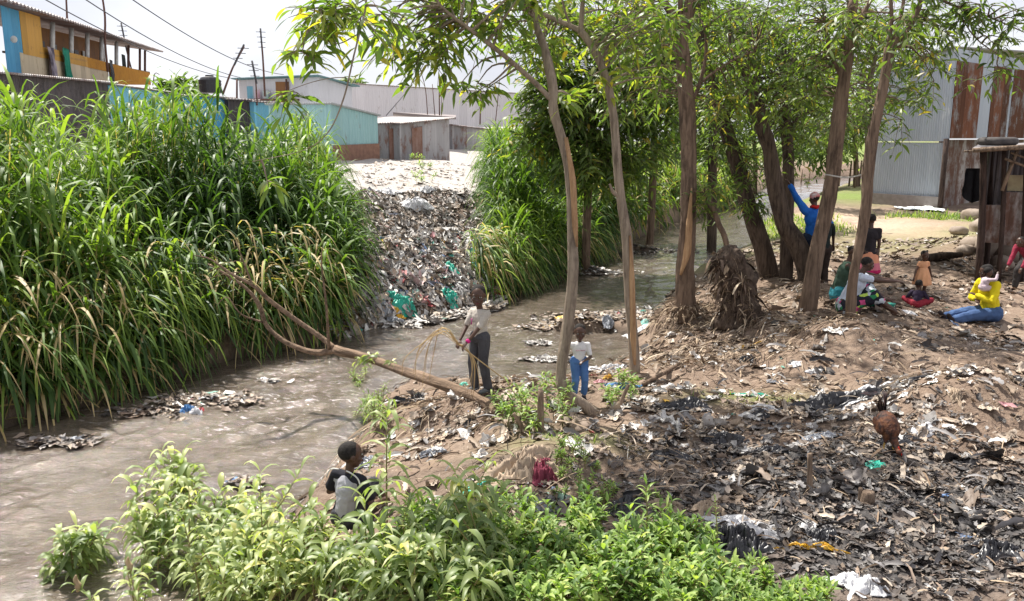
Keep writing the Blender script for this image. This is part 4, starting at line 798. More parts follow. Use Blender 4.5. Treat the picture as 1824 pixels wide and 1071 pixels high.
# T1 leaning young tree with a broken stem
D = gnd(1060, 738)[1]; T = Tree('slim leaning tree with split stem and bent foot beside the child in white', M['bark_pale'], M['leaf_near']); T.k = .74
T.limb([sink(P(1078, 745, D)), P(1042, 724, D), P(1008, 700, D-.05), P(1000, 660, D), P(1014, 560, D), P(1022, 470, D), P(1018, 380, D+.05), P(1012, 300, D+.1), P(998, 240, D+.1), P(986, 195, D+.1), P(984, 150, D+.1), P(970, 90, D+.2), P(950, 30, D+.3), P(935, -40, D+.4)], [.085, .09, .085, .072, .072, .075, .066, .062, .066, .07, .055, .05, .047, .04])
T.limb([P(985, 182, D+.1), P(955, 150, D), P(905, 105, D-.2), P(850, 62, D-.4), P(795, 20, D-.6), P(770, -10, D-.7)], [.035, .036, .032, .026, .02, .015], 8)
T.limb([P(770, -10, D-.7), P(720, -45, D-1), P(660, -30, D-1.4), P(650, 20, D-1.6), P(630, 100, D-1.7), P(612, 175, D-1.7), P(585, 235, D-1.7), P(540, 268, D-1.7), P(450, 288, D-1.6)], [.015, .014, .013, .011, .010, .009, .007, .005, .003], 6)
T.limb([P(636, 62, D-1.6), P(600, 78, D-1.6), P(560, 60, D-1.7), P(530, 40, D-1.7)], [.007, .006, .005, .003], 5)
T.limb([P(700, -40, D-1.2), P(640, 5, D-1.5), P(580, 20, D-1.6), P(545, 12, D-1.6)], [.009, .007, .005, .003], 5)
T.limb([P(616, 138, D-1.7), P(585, 140, D-1.7), P(545, 150, D-1.7), P(500, 168, D-1.7), P(470, 185, D-1.7)], [.006, .005, .004, .003, .002], 5)
T.cluster(*E(560, 25, D-1.6, 45, 28), 10, 14, (.14, .22), (.03, .05), .2); T.cluster(*E(640, 15, D-1.6, 60, 25), 11, 14, (.14, .22), (.03, .05), .2); T.cluster(*E(545, 90, D-1.7, 22, 20), 3, 10, (.12, .2), (.03, .045), .15)
T.cluster(*E(510, 160, D-1.7, 20, 10), 2, 10, (.14, .22), (.03, .045), .12); T.cluster(*E(470, 318, D-1.6, 12, 14), 1, 10, (.14, .2), (.03, .045), .08)
T.cluster(*E(790, 60, D-.3, 70, 50), 13, 20, (.13, .23), (.032, .055), .3); T.cluster(*E(730, 45, D-.3, 60, 40), 8, 18, (.13, .23), (.032, .055), .3); T.cluster(*E(880, 30, D-.1, 80, 50), 12, 20, (.13, .23), (.032, .055), .3); T.cluster(*E(850, -70, D, 180, 60, 1.4), 26, 22, (.13, .23), (.032, .055), .35)
T.cluster(*E(1010, 175, D+.2, 30, 15), 3, 16, (.14, .22), (.03, .05), .15); T.cluster(*E(845, 150, D, 30, 14), 4, 16, (.13, .2), (.03, .045), .15)
t1 = T.done()
g = Geo(); q = [P(1008, 245, D-.01), P(1020, 320, D-.02), P(1024, 400, D-.04), P(1028, 440, D-.04)]; tube(g, q, [.02, .035, .032, .01], 6, 4, .1); 
o = g.build('bare_wood', M['heart'], None); o.parent = t1; rehome(t1, [o])
# T2
D = gnd(1128, 668)[1]; T = Tree('slim grey tree with wide fork and bare wood low down, at the water edge', M['bark_pale'], M['leaf_near']); T.k = .76
T.limb([sink(P(1128, 672, D)), P(1130, 640, D), P(1124, 560, D), P(1120, 480, D), P(1116, 420, D), P(1106, 350, D), P(1098, 270, D), P(1092, 200, D), P(1078, 135, D), P(1055, 85, D), P(1034, 55, D)], [.10, .095, .088, .085, .08, .068, .066, .064, .062, .058, .055])
T.limb([P(1034, 55, D), P(1000, 40, D), P(955, 20, D), P(900, -4, D-.1), P(860, -30, D-.2)], [.045, .036, .032, .028, .02], 8); T.limb([P(1034, 57, D), P(1036, 25, D), P(1040, -15, D), P(1045, -60, D)], [.045, .04, .036, .03], 8); T.limb([P(1015, 45, D), P(1005, 15, D), P(995, -30, D)], [.02, .018, .014], 6)
T.limb([P(1104, 352, D), P(1092, 342, D-.05), P(1086, 328, D-.08)], [.035, .03, .018], 7)
for e in [E(1000, 60, D+.3, 60, 50), E(1090, 40, D+.2, 70, 45), E(940, 90, D+.3, 40, 35), E(1170, 30, D+.3, 70, 35)]: T.cluster(*e, 8, 20, (.13, .22), (.032, .052), .3)
T.cluster(*E(1020, -80, D, 220, 60, 1.6), 30, 22, (.13, .23), (.032, .05), .35); T.cluster(*E(1058, 140, D+.1, 22, 12), 3, 14, (.14, .2), (.03, .05), .15); T.cluster(*E(1160, 105, D+.2, 50, 40), 5, 18, (.13, .2), (.03, .045), .28)
t2 = T.done(); g = Geo(); tube(g, [P(1122, 420, D-.055), P(1126, 500, D-.065), P(1128, 600, D-.075), P(1131, 650, D-.08)], [.012, .034, .036, .015], 7, 4, .1); o = g.build('bare_wood', M['heart'], None); o.parent = t2; rehome(t2, [o])
# T3
D = 13.6; T = Tree('stout straight tree on the debris mound, bark scarred pale low down', M['bark_brown'], M['leaf_mid'])
T.limb([sink(P(1222, 560, D)), P(1221, 500, D), P(1224, 430, D), P(1227, 360, D), P(1228, 280, D), P(1224, 200, D), P(1219, 120, D), P(1210, 60, D)], [.24, .18, .165, .155, .145, .135, .13, .14], 16)
T.limb([P(1210, 62, D), P(1200, 30, D), P(1180, 0, D), P(1150, -50, D)], [.10, .08, .07, .05], 10); T.limb([P(1212, 62, D), P(1226, 20, D), P(1232, -20, D), P(1240, -80, D)], [.12, .10, .09, .07], 10); T.limb([P(1212, 40, D), P(1212, -30, D)], [.05, .04], 8)
T.limb([P(1236, 175, D), P(1246, 150, D), P(1258, 95, D), P(1255, 50, D)], [.035, .035, .03, .02], 7)
T.limb([P(1240, 155, D), P(1270, 130, D), P(1310, 105, D), P(1345, 92, D)], [.03, .022, .018, .01], 6)
for e in [E(1150, 60, D+.2, 80, 60), E(1300, 60, D+.3, 80, 60), E(1280, 140, D+.5, 60, 60), E(1200, -60, D, 230, 70, 2.2), E(1130, 150, D+1, 60, 50)]: T.cluster(*e, 22, 24, (.14, .22), (.03, .045), .4)
t3 = T.done(); g = Geo(); tube(g, [P(1232, 335, D-.15), P(1228, 400, D-.165), P(1224, 450, D-.17), P(1212, 490, D-.17)], [.012, .055, .06, .02], 7, 4, .15); o = g.build('bare_wood', M['heart'], None); o.parent = t3; rehome(t3, [o])
# thin leaning stem on the stump
D = 13.4; T = Tree('thin leaning stem with leafy broken top on the debris stump', M['bark_brown'], M['leaf_mid'])
T.limb([sink(P(1310, 500, D)), P(1295, 440, D), P(1280, 400, D), P(1267, 365, D), P(1256, 345, D)], [.06, .055, .05, .05, .03], 8)
T.cluster(*E(1262, 335, D, 28, 26), 7, 20, (.12, .2), (.03, .045), .22); T.cluster(*E(1250, 370, D, 20, 14), 3, 16, (.12, .2), (.03, .045), .2); T.done()
# T4..T8
def tree(lab, D, trunk, rads, limbs, crowns, bk='bark_dark', lf='leaf_mid', ns=20, n=14, nleaf=24, L=(.14, .22), W=(.03, .045), tw=.42, nm='tree', group=None):
    T = Tree(lab, M[bk], M[lf], nm=nm, group=group); pts = [P(*(q if len(q) == 3 else (q[0], q[1], D))) for q in trunk]; pts[0] = sink(pts[0]); T.limb(pts, rads, n)
    for (pp, rr_) in limbs: T.limb([P(*(q if len(q) == 3 else (q[0], q[1], D))) for q in pp], rr_, 8)
    for e in crowns: T.cluster(*E(*e[:5]), int(e[5]) if len(e) > 5 else ns, nleaf, L, W, tw)
    return T.done()
tree('dark leaning tree with leafy shoots on its trunk, left of the blue jacket', 17., [(1372, 480), (1358, 440), (1335, 370), (1312, 290), (1290, 220), (1265, 150), (1250, 80), (1245, 0)], [.26, .22, .20, .19, .17, .15, .12, .1], [([(1290, 220), (1330, 150), (1350, 90)], [.08, .07, .05])],
     [(1300, 200, 17.2, 50, 40, 12), (1270, 260, 16.8, 30, 30, 6), (1320, 260, 16.8, 25, 30, 5), (1345, 330, 16.7, 25, 30, 6), (1240, 100, 17.5, 80, 80), (1330, 350, 16.7, 20, 26, 4), (1290, 20, 17.5, 110, 70)])
tree('dark tree curving out of the bank before a straight twin trunk', 15.5, [(1450, 485), (1425, 445), (1398, 400), (1382, 340), (1372, 270), (1352, 210), (1338, 150), (1330, 80)], [.24, .21, .19, .18, .16, .16, .15, .12], [([(1340, 150), (1310, 100), (1300, 60)], [.09, .08, .05]), ([(1372, 290), (1362, 240), (1345, 190), (1338, 130)], [.06, .1, .1, .06])],
     [(1370, 130, 15.8, 90, 60, 30), (1340, 40, 15.8, 110, 60, 34), (1400, 190, 15.8, 60, 50, 18)])
tree('straight dark trunk rising close behind the curved tree', 16.6, [(1402, 450), (1402, 400), (1404, 330), (1403, 260), (1398, 210), (1400, 140)], [.17, .15, .145, .13, .13, .1], [([(1400, 250), (1415, 220), (1420, 180)], [.06, .06, .04])], [(1400, 130, 17, 80, 70, 30), (1430, 60, 17, 100, 70, 34), (1400, 240, 16.8, 50, 30, 12), (1450, 190, 18, 80, 60, 26)])
tree('brown trunk leaning right in front of the blue jacket', 12.9, [(1440, 535), (1446, 500), (1458, 430), (1472, 370), (1484, 310), (1490, 240), (1500, 160), (1512, 80), (1518, 0)], [.17, .145, .14, .14, .14, .125, .115, .10, .09], [([(1500, 140), (1478, 90), (1470, 40)], [.04, .04, .03]), ([(1512, 70), (1540, 20), (1560, -20)], [.05, .04, .03])],
     [(1470, 60, 13, 90, 70, 24), (1440, 150, 13.5, 60, 50, 14), (1530, 60, 13.2, 70, 60), (1520, 170, 14, 40, 50, 8)], bk='bark_brown')
tree('forked tree with bare split bark leaning right in front of the two seated women', 11.6, [(1512, 590), (1514, 560), (1520, 490), (1532, 430), (1543, 360), (1546, 300), (1556, 230), (1572, 160), (1584, 85)], [.12, .085, .08, .085, .095, .09, .085, .08, .085],
     [([(1584, 88), (1610, 60), (1632, 25), (1645, -15)], [.055, .05, .045, .04]), ([(1582, 85), (1588, 40), (1586, -10)], [.035, .03, .03]), ([(1590, 72), (1605, 30), (1612, -20)], [.035, .03, .03]), ([(1588, 82), (1605, 82), (1622, 84)], [.03, .028, .02]),
      ([(1645, -15), (1700, 10), (1760, 30), (1830, 60)], [.03, .02, .014, .008]), ([(1700, 10), (1740, 70), (1800, 110)], [.014, .01, .006]), ([(1586, -10), (1700, -60), (1800, -40)], [.03, .02, .012])],
     [(1700, 5, 11.4, 60, 25, 8), (1790, 20, 11.2, 45, 30, 7), (1640, 110, 11.8, 40, 45, 5), (1590, 20, 11.8, 90, 50, 14), (1600, 190, 11.9, 30, 25, 3), (1750, 80, 11.2, 50, 25, 2), (1795, 125, 11.1, 25, 20, 2), (1740, -70, 11.4, 110, 40, 14)], bk='bark_brown')
tree('thin pale trunk between the brown leaning trunk and the forked tree', 20, [(1548, 400), (1546, 300), (1546, 220), (1548, 160), (1560, 100), (1578, 60)], [.10, .09, .085, .08, .06, .05], [], [(1570, 90, 20, 90, 70, 34), (1595, 170, 20, 55, 50, 20), (1500, 110, 20, 90, 80, 36), (1560, 30, 20, 120, 60, 34), (1630, 70, 20, 45, 50, 12), (1510, 210, 20, 60, 40, 16)], bk='bark_pale')
tree('dark background trunk standing in the far grass left of the leaning tree', 27, [(1272, 345), (1270, 290), (1270, 230), (1265, 150)], [.18, .16, .15, .1], [], [(1200, 220, 27, 40, 60, 12), (1280, 220, 27, 60, 60, 20), (1250, 120, 27, 100, 80, 30)], L=(.2, .3), W=(.05, .08), lf='leaf_dark')
tree('slender far tree behind the blue jacket by the fence', 34, [(1478, 335), (1476, 260), (1470, 180)], [.13, .12, .08], [], [(1450, 230, 34, 60, 45, 22), (1510, 200, 34, 60, 60, 22), (1480, 110, 34, 110, 70, 30)], L=(.22, .34), W=(.06, .09), tw=.7, lf='leaf_dark')
# big leafy trees over the far bank
far = [('large drooping willow like tree hanging over the far bank behind the slim trees', 22.5, [(1045, 330), (1050, 260), (1060, 180), (1070, 80)], [(1000, 130, 22, 60, 60, 24), (1060, 200, 22, 80, 60, 34), (1090, 100, 22, 110, 80, 44), (1030, 270, 22, 60, 35, 22), (1120, 270, 22.5, 60, 50, 26), (965, 170, 22, 40, 40, 16), (1150, 180, 23, 70, 90, 50), (965, 245, 22, 40, 30, 16), (1040, 20, 22, 150, 50, 50), (1060, 290, 22, 70, 35, 34), (1000, 200, 22, 70, 50, 36), (1100, 170, 22.5, 90, 90, 50)]),
       ('dark dense tree reaching over the river bend, right of the willow', 29, [(1160, 330), (1165, 260), (1160, 160), (1150, 60)], [(1240, 150, 29, 80, 110, 44), (1290, 60, 29, 90, 70, 40), (1170, 120, 29, 70, 90, 32), (1150, 250, 29, 60, 40, 24), (1200, 60, 29, 80, 60, 24), (1120, 60, 29, 90, 70, 26)]),
       ('far bushy tree closing the view up the river', 48, [(1215, 325), (1215, 290), (1210, 240)], [(1200, 270, 48, 70, 30, 26), (1230, 200, 48, 60, 50, 26), (1290, 260, 48, 50, 40, 20)]),
       ('far tree with a rounded crown beyond the grass patch', 55, [(1345, 330), (1345, 290), (1340, 220)], [(1340, 230, 55, 70, 50, 30), (1300, 160, 55, 60, 60, 24), (1400, 230, 55, 60, 50, 26), (1380, 150, 55, 80, 60, 26)]),
       ('far tree beside the steel shed behind the fence', 50, [(1525, 330), (1525, 290), (1520, 200)], [(1500, 230, 50, 70, 50, 30), (1550, 180, 50, 60, 60, 24), (1440, 200, 50, 60, 60, 24), (1460, 270, 50, 60, 22, 16)])]
for k, (lb, D, tr_, cr_) in enumerate(far):
    tree(lb, D, tr_, list(np.linspace(.10, .05, len(tr_))*(1+D/40)), [], cr_, lf='leaf_dark' if k else 'leaf_mid', bk='bark_brown', L=(.1+.006*D, .16+.008*D), W=(.02+.0014*D, .03+.0022*D), tw=.3+D*.012, nleaf=28, n=8)
for k, (px, py, D, r, lb) in enumerate([(325, 158, 120, 28, 'small round far tree on the horizon left of the water tank'), (305, 155, 130, 20, 'smaller far tree at the left of the horizon pair'), (625, 150, 130, 14, 'tiny far tree above the warehouse roof'), (345, 160, 125, 16, 'low far bush right of the horizon pair')]):
    tree(lb, D, [(px, 250), (px, py+8), (px, py-5)], [.4, .3, .2], [], [(px, py, D, r, r*.6, 14)], lf='leaf_dark', L=(.9, 1.4), W=(.35, .5), tw=1.5, nleaf=24, n=6, group=None)
# bushes up the far bank
for k, (px, py, D, rx, ry, lb) in enumerate([(1150, 345, 33, 40, 30, 'grey green bush on the far bank beside the river bend'), (1195, 330, 42, 45, 25, 'pale bush at the far end of the left bank'), (1100, 350, 27, 45, 35, 'leafy bush where the elephant grass ends'), (1310, 310, 46, 40, 20, 'low bush beyond the water behind the stout tree'), (1400, 318, 55, 50, 14, 'scrubby hedge beyond the grass right of the dark trunks'), (1250, 318, 60, 60, 22, 'pale hedge closing the river bend')]):
    T = Tree(lb, M['bark_brown'], M['leaf_mid'], 'bush', 'bush'); a = sink(P(px, py+ry, D)); T.limb([a, P(px, py, D)], [.06, .03], 6); T.cluster(*E(px, py, D, rx, ry), 26, 26, (.16, .26), (.05, .09), .45); T.done()
# fallen trunk over the water
T = Tree('fallen trunk leaning from the bank out over the river with bare forked branches', M['bark_lying'], M['weed'], 'fallen tree', 'fallen_tree'); T.k = .76; b0 = gnd(892, 738)
b0[2] += .02; y0 = b0[1]
T.limb([b0, P(855, 716, y0+.3), P(800, 690, y0+.7), P(720, 662, y0+1.3), (P(650, 636, y0+1.9)), P(598, 624, y0+2.3)], [.095, .092, .086, .076, .072, .085], 14, .22)
q = y0+2.3; T.limb([P(600, 624, q), P(560, 628, q+.1), P(510, 610, q+.2), P(475, 580, q+.3), P(462, 545, q+.3), P(440, 515, q+.3), P(408, 492, q+.3), P(370, 470, q+.3)], [.062, .055, .048, .042, .04, .03, .024, .012], 9)
T.limb([P(596, 620, q), P(570, 600, q+.1), P(520, 565, q+.1), P(480, 535, q), P(450, 508, q-.1), P(415, 490, q-.2), P(375, 462, q-.2), P(345, 455, q-.2)], [.05, .048, .043, .038, .034, .022, .014, .008], 9)
T.limb([P(586, 622, q), P(584, 580, q-.1), P(580, 530, q-.1), P(573, 475, q-.1), P(574, 440, q-.1)], [.03, .024, .02, .015, .006], 7)
T.limb([P(450, 508, q-.1), P(435, 470, q-.1), P(420, 430, q-.1)], [.018, .014, .006], 6); T.limb([P(470, 575, q+.3), P(430, 560, q+.2), P(405, 530, q+.2), P(385, 545, q+.2)], [.02, .014, .01, .004], 6); T.limb([P(430, 485, q), P(400, 488, q), P(360, 500, q)], [.012, .009, .005], 5)
T.cluster(*E(660, 636, y0+1.8, 14, 8), 3, 14, (.1, .15), (.025, .04), .1, link=False); T.cluster(*E(405, 475, q, 14, 10), 2, 14, (.1, .17), (.025, .04), .15); T.cluster(*E(693, 645, y0+1.5, 7, 5), 1, 10, (.07, .1), (.02, .03), .06, link=False); T.done()
# ------------------------------------------------------------------ stumps
T = Tree('', M['wood'], M['weed'])
def stump(label, px, py, h, r, lean=0., seed=1, nm='stump'):
    a = gnd(px, py); g = Geo(); tube(g, [a-[0, 0, .1], a+[lean*.5, 0, h*.5], a+[lean, 0, h]], [r*1.25, r, r*.85], 10, 3, .18, seed); o = g.build(nm, M['wood'], None); recentre(o, a); tag(o, label, 'stump')
stump('thin broken stake with a splayed foot in the black mud', 1442, 880, .34, .022, -.02, 3, 'stake'); stump('short cut stump in the black mud', 1545, 897, .10, .05, 0, 5); stump('thin splinter stump left of the short cut stump', 1531, 897, .13, .018, 0, 6)
stump('dark upright stub among the weeds below the bent tree foot', 963, 770, .42, .035, 0, 8); stump('dark leaning stub left of the upright stub', 940, 775, .22, .022, -.14, 9); stump('slanting dark root right of the child in the white shirt', 1098, 735, .30, .02, .12, 10)
# debris covered stump (cone of matted roots)
c = gnd(1325, 575); g = Geo(); tube(g, [c-[0, 0, .1], c+[-.02, .1, .3], c+[-.12, .15, .65], c+[-.22, .2, 1.0], c+[-.26, .2, 1.12]], [.30, .27, .25, .20, .06], 40, 8, .4, 4)
o1 = g.build('core', M['bark_dark'], None); g = Geo(); n_ = 1300; a = rng.random(n_)*2*math.pi; hz = rng.random(n_)**.9; rr = np.interp(hz, [0, .3, .6, 1], [.32, .28, .26, .19])*(.8+.45*vn(a*2.2, hz*5, 0, 5)+.1*rng.random(n_)); x = c[0]-.24*hz+rr*np.cos(a); y = c[1]+.18*hz+rr*np.sin(a); z = c[2]+1.08*hz
blades(g, np.stack([x, y, z], 1), np.stack([np.cos(a)*.25, np.sin(a)*.25, -.6*rng.random(n_)], 1)+rng.standard_normal((n_, 3))*.4, .05+.3*rng.random(n_)**2, .005+.07*rng.random(n_)**4, 2.0, prof=[.6, 1, .8, .9, .7, .3], rnd=rng.random(n_)**2.6, roll=rng.standard_normal(n_)*.7); o2 = g.build('matted_roots', M['fibre'], None)
t = thing('debris_stump', 'tall dead stump wrapped in matted roots and rags on the debris mound', 'stump', c); o1.parent = t; o2.parent = t; rehome(t, [o1, o2])
c = gnd(1232, 530); g = Geo(); n_ = 650; a = rng.random(n_)*2*math.pi; hz = rng.random(n_); rr = .18+.35*(1-hz); D=13.6; cc0 = P(1222, 540, D)
cc0[2] = ground_at(cc0[0], cc0[1]); x = cc0[0]+rr*np.cos(a); y = cc0[1]+rr*np.sin(a); z = np.maximum(cc0[2]+.35*hz-.1, H(x, y)); blades(g, np.stack([x, y, z], 1), np.stack([np.cos(a), np.sin(a), rng.random(n_)*.6], 1)+rng.standard_normal((n_, 3))*.5, .06+.3*rng.random(n_)**2, .006+.04*rng.random(n_)**3, 2.0, rnd=rng.random(n_), roll=rng.standard_normal(n_)*.7)
tag(g.build('dry_debris', M['fibre'], None), 'matted roots and rags caught round the foot of the stout tree', 'debris', kind='stuff')
# ------------------------------------------------------------------ named pieces of rubbish
def crumple(nm, label, c, size, mt, seed, cat, asp=(1., .7), hgt=.3, n=34, rz=0., freq=3., group=None):
    u, v = np.meshgrid(np.linspace(-.5, .5, n), np.linspace(-.5, .5, n)); th = np.arctan2(v, u); r = np.maximum(np.abs(u), np.abs(v))*2
    rad = r*(.5+.22*vn(np.cos(th)*2, np.sin(th)*2, seed, 2)); x = rad*np.cos(th)*asp[0]*size*2; y = rad*np.sin(th)*asp[1]*size*2
    fq = freq*(1+size*2.2); rg = 1-np.abs(fbm(u*fq+seed, v*fq*1.3, seed, 3, 5, .65)); z = hgt*size*(rg-.35)*(1-r**2.5)+.02*size*vn(u*12, v*12, seed)
    V = np.stack([x, y, z], -1).reshape(-1, 3); V[:, :2] += .06*size*np.stack([vn(V[:, 0]/size*5, V[:, 1]/size*5, seed), vn(V[:, 0]/size*5, V[:, 1]/size*5, seed+9)], 1)
    i, j = np.meshgrid(np.arange(n-1), np.arange(n-1), indexing='ij'); a = (i*n+j).ravel(); Q = np.stack([a, a+1, a+n+1, a+n], 1)
    ca, sa = math.cos(rz), math.sin(rz); W = np.stack([V[:, 0]*ca-V[:, 1]*sa, V[:, 0]*sa+V[:, 1]*ca, V[:, 2]], 1); c = np.asarray(c, float)
    inr = inriver(np.array([c[0]]), np.array([c[1]]))[0]; gz = H(W[:, 0]+c[0], W[:, 1]+c[1]); gz = np.maximum(gz, 0)
    W[:, 2] += gz-c[2]+(.012 if c[1] < 14 else .09); g = Geo(); nv = len(W); g.add(np.concatenate([W, W-[0, 0, .006]]), np.concatenate([Q, Q[:, ::-1]+nv])); o = g.build(nm, mt, None); o.location = tuple(c); tag(o, label, cat, group); return o
def pl(nm, c1, rough=.35): return simple(nm, c1, tuple(q*.6 for q in c1), 8, rough, .5, .25)
PB = M['black']; PW = pl('white_plastic', (.7, .7, .72), .4); PG = pl('grey_plastic', (.3, .32, .36), .3); PT = pl('teal_plastic', (.02, .42, .30), .4); PY = pl('yellow_plastic', (.8, .45, .03), .4); PR = pl('maroon_cloth', (.22, .03, .06), .8); PN = pl('tan_cloth', (.42, .32, .23), .8); PBl = pl('blue_plastic', (.05, .18, .42), .4); PRd = pl('red_plastic', (.5, .05, .06), .4)
items = [(1500, 722, .50, PB, (1.5, .35), .35, 'long torn black plastic sheet stretched across the bank', 'plastic sheet', 0), (1225, 730, .24, PB, (1.3, .6), .6, 'crumpled black bag left of the long torn sheet', 'bag', .2), (1353, 740, .08, PB, (1, .8), 1.2, 'small black bag between two grass patches', 'bag', 0), (1330, 642, .10, PB, (1.3, .8), 1.0, 'black bag on the mound below the orange scraps', 'bag', .2), (1376, 682, .08, PG, (1, .8), .6, 'small dark blue bag on bare earth under the forked tree', 'bag', 0),
         (1312, 975, .24, PB, (1, .8), 1.0, 'large crumpled black bag beside the low weeds', 'bag', .3), (1110, 905, .15, PB, (1, .9), .9, 'black plastic heap near the maroon cloth', 'bag', .3), (1460, 965, .12, PB, (1.2, .8), .9, 'shiny black bag above the yellow strap', 'bag', 0), (1765, 990, .17, PB, (1.1, .9), .8, 'torn black bag in the lower right mud', 'bag', .5), (1290, 785, .13, PB, (1.4, .7), .8, 'black bag on the left edge of the mud', 'bag', 0), (1200, 815, .14, PB, (1.5, .6), .6, 'flattened black bag on grey mud', 'bag', .1), (1370, 805, .15, PB, (1.5, .6), .5, 'flat black bag above the broken stake', 'bag', .1), (1600, 790, .15, PB, (1.5, .6), .4, 'black plastic by the hen', 'bag', .1),
         (1540, 700, .24, PW, (1.4, .5), .3, 'translucent white sheet lying above the long black sheet', 'plastic sheet', 0), (1418, 650, .10, PW, (1, .8), .4, 'first white bag on the bare mound, left one', 'bag', 0), (1452, 665, .09, PW, (1.1, .7), .7, 'second white bag on the bare mound, right one', 'bag', 0), (1563, 661, .05, PW, (1, .8), .5, 'small white ball of plastic below the forked tree', 'bag', 0), (1325, 945, .22, PW, (1.4, .6), .4, 'wide dirty white cloth beside the weeds', 'cloth', -.3), (1530, 1045, .17, PW, (1.2, .7), .6, 'white wrapper with a torn end at the bottom edge', 'wrapper', -.6), (1460, 778, .12, PG, (1.3, .8), .4, 'pale blue grey wrapper left of the hen', 'wrapper', 0), (1185, 905, .11, PN, (1.6, .5), .8, 'rolled beige rag above the weeds', 'rag', -.5), (1265, 912, .12, PN, (1, .9), 1., 'beige knotted rag right of the rolled rag', 'rag', 0),
         (1510, 722, .10, PW, (1, .6), .2, 'white scrap lying on the long black sheet', 'scrap', 0), (1645, 770, .1, PW, (1.2, .8), .5, 'white bag right of the hen', 'bag', 0), (1360, 730, .12, PW, (1, .8), .6, 'whitish bag leaning below the green patch', 'bag', 0), (1335, 705, .09, PT, (2, .5), .2, 'teal plastic strip on the grass patch', 'strip', 0), (1560, 832, .09, PT, (1.3, .8), .4, 'faded teal scrap in the mud under the hen', 'scrap', 0), (1325, 622, .12, PY, (2.2, .3), .5, 'orange yellow strip on the debris mound', 'strip', .3), (1450, 980, .10, PY, (2.6, .22), .5, 'yellow strap lying in the black mud', 'strap', -.1), (1300, 638, .17, PN, (1.3, .8), .7, 'beige cloth bundle on the debris mound', 'cloth', .3),
         (885, 852, .17, PT, (1.8, .45), .4, 'bright green bag stretched left of the cloth heap', 'bag', .5), (965, 850, .16, PR, (.8, 1.), 1.3, 'maroon net cloth on the cloth heap', 'cloth', .6), (925, 840, .28, PN, (1.2, .8), .8, 'heap of tan and grey cloth behind the low weeds', 'cloth', .3), (770, 808, .10, PG, (1.1, .9), .7, 'grey shiny bag on the near bank', 'bag', 0), (710, 722, .15, PB, (1.2, .9), 1.0, 'black bag under the fallen trunk', 'bag', .3), (745, 712, .09, PB, (.9, .9), 1.0, 'second black bag under the fallen trunk, right of the first', 'bag', .8), (955, 900, .12, PG, (1.3, .8), .4, 'grey blue bag at the edge of the low weeds', 'bag', 0), (990, 890, .11, pl('pale_green_bag', (.4, .6, .48)), (1.1, .8), .6, 'pale bag with green print beside the black heap', 'bag', 0), (822, 690, .06, PT, (1.4, .8), .6, 'small teal scrap by the feet of the standing boy', 'scrap', 0), (640, 828, .16, PG, (1, 1), .9, 'grey plastic sheet in front of the sitting boy', 'plastic sheet', 0),
         (1083, 676, .06, PY, (1, .9), 1.3, 'yellow bag beside the slim grey tree', 'bag', 0), (1080, 660, .22, PW, (1.3, .7), .5, 'white sheet behind the child in the white shirt', 'sheet', 0), (1100, 690, .16, PBl, (1.3, .5), .4, 'dark blue plastic under the yellow bag', 'plastic sheet', 0), (1070, 683, .07, pl('pink_scrap', (.6, .3, .32)), (1, .8), .7, 'pink scrap left of the yellow bag', 'scrap', 0),
         (335, 735, .14, PBl, (.8, 1.), 1.2, 'blue bag on the river shoal', 'bag', .5), (350, 738, .10, PW, (.8, 1.), 1.5, 'white wrapper leaning on the blue bag', 'wrapper', .5), (358, 733, .08, PRd, (.5, 1.2), .8, 'red edged wrapper beside the blue bag', 'wrapper', .3), (360, 722, .06, PT, (.8, 1.), 1.0, 'green scrap on the shoal behind the blue bag', 'scrap', 0), (140, 785, .10, PG, (1.1, .8), .8, 'grey bag snagged in the dark shallows', 'bag', 0), (480, 680, .10, PG, (1.3, .6), .3, 'grey bag floating near the grass', 'bag', 0),
         (718, 550, .22, PT, (1.2, .7), .9, 'teal bag low on the rubbish slope near the grass', 'bag', .0), (803, 538, .19, PT, (.9, .8), 1.0, 'teal bag in the middle of the rubbish slope', 'bag', .3), (805, 487, .18, PT, (.8, .9), 1.0, 'teal bag high on the rubbish slope', 'bag', .3), (868, 490, .30, pl('blue_green_bag', (.08, .38, .42)), (1.5, .6), .8, 'blue green sack at the right of the rubbish slope', 'sack', -.5), (712, 575, .10, PY, (1, .9), 1.2, 'yellow container scrap at the water below the rubbish', 'scrap', 0), (885, 533, .13, PRd, (1.2, .7), .8, 'red bag at the right end of the rubbish', 'bag', 0), (690, 576, .22, PG, (1.3, .8), .6, 'grey bag at the water left of the yellow scrap', 'bag', 0), (740, 370, .3, PW, (1.4, .8), .8, 'large white sack near the top of the rubbish slope', 'sack', .4), (690, 350, .3, PW, (1.4, .8), .6, 'white sheet at the top of the slope by the grass', 'sheet', .3), (760, 345, .25, PW, (1., .8), .8, 'upper white sack at the top of the slope', 'sack', .8), (1010, 574, .15, PY, (1.5, .6), .6, 'yellow rag on the river shoal', 'rag', 0), (1083, 590, .14, PG, (1, 1), 1.4, 'upright grey bag on the river shoal', 'bag', 0), (1700, 705, .10, PN, (.5, 1.3), 1., 'pale leaf shaped rag on the brown mound', 'rag', 0), (1620, 560, .1, PW, (1.3, .6), .4, 'white scrap before the sitting toddler', 'scrap', 0), (1150, 585, .13, pl('teal_rope_scrap', (.2, .5, .45)), (.5, 1.4), .9, 'teal threads caught at the foot of the debris mound', 'scrap', 0), (1135, 600, .2, PW, (1.3, .9), .5, 'white froth and plastic at the water below the debris mound', 'plastic sheet', 0)]
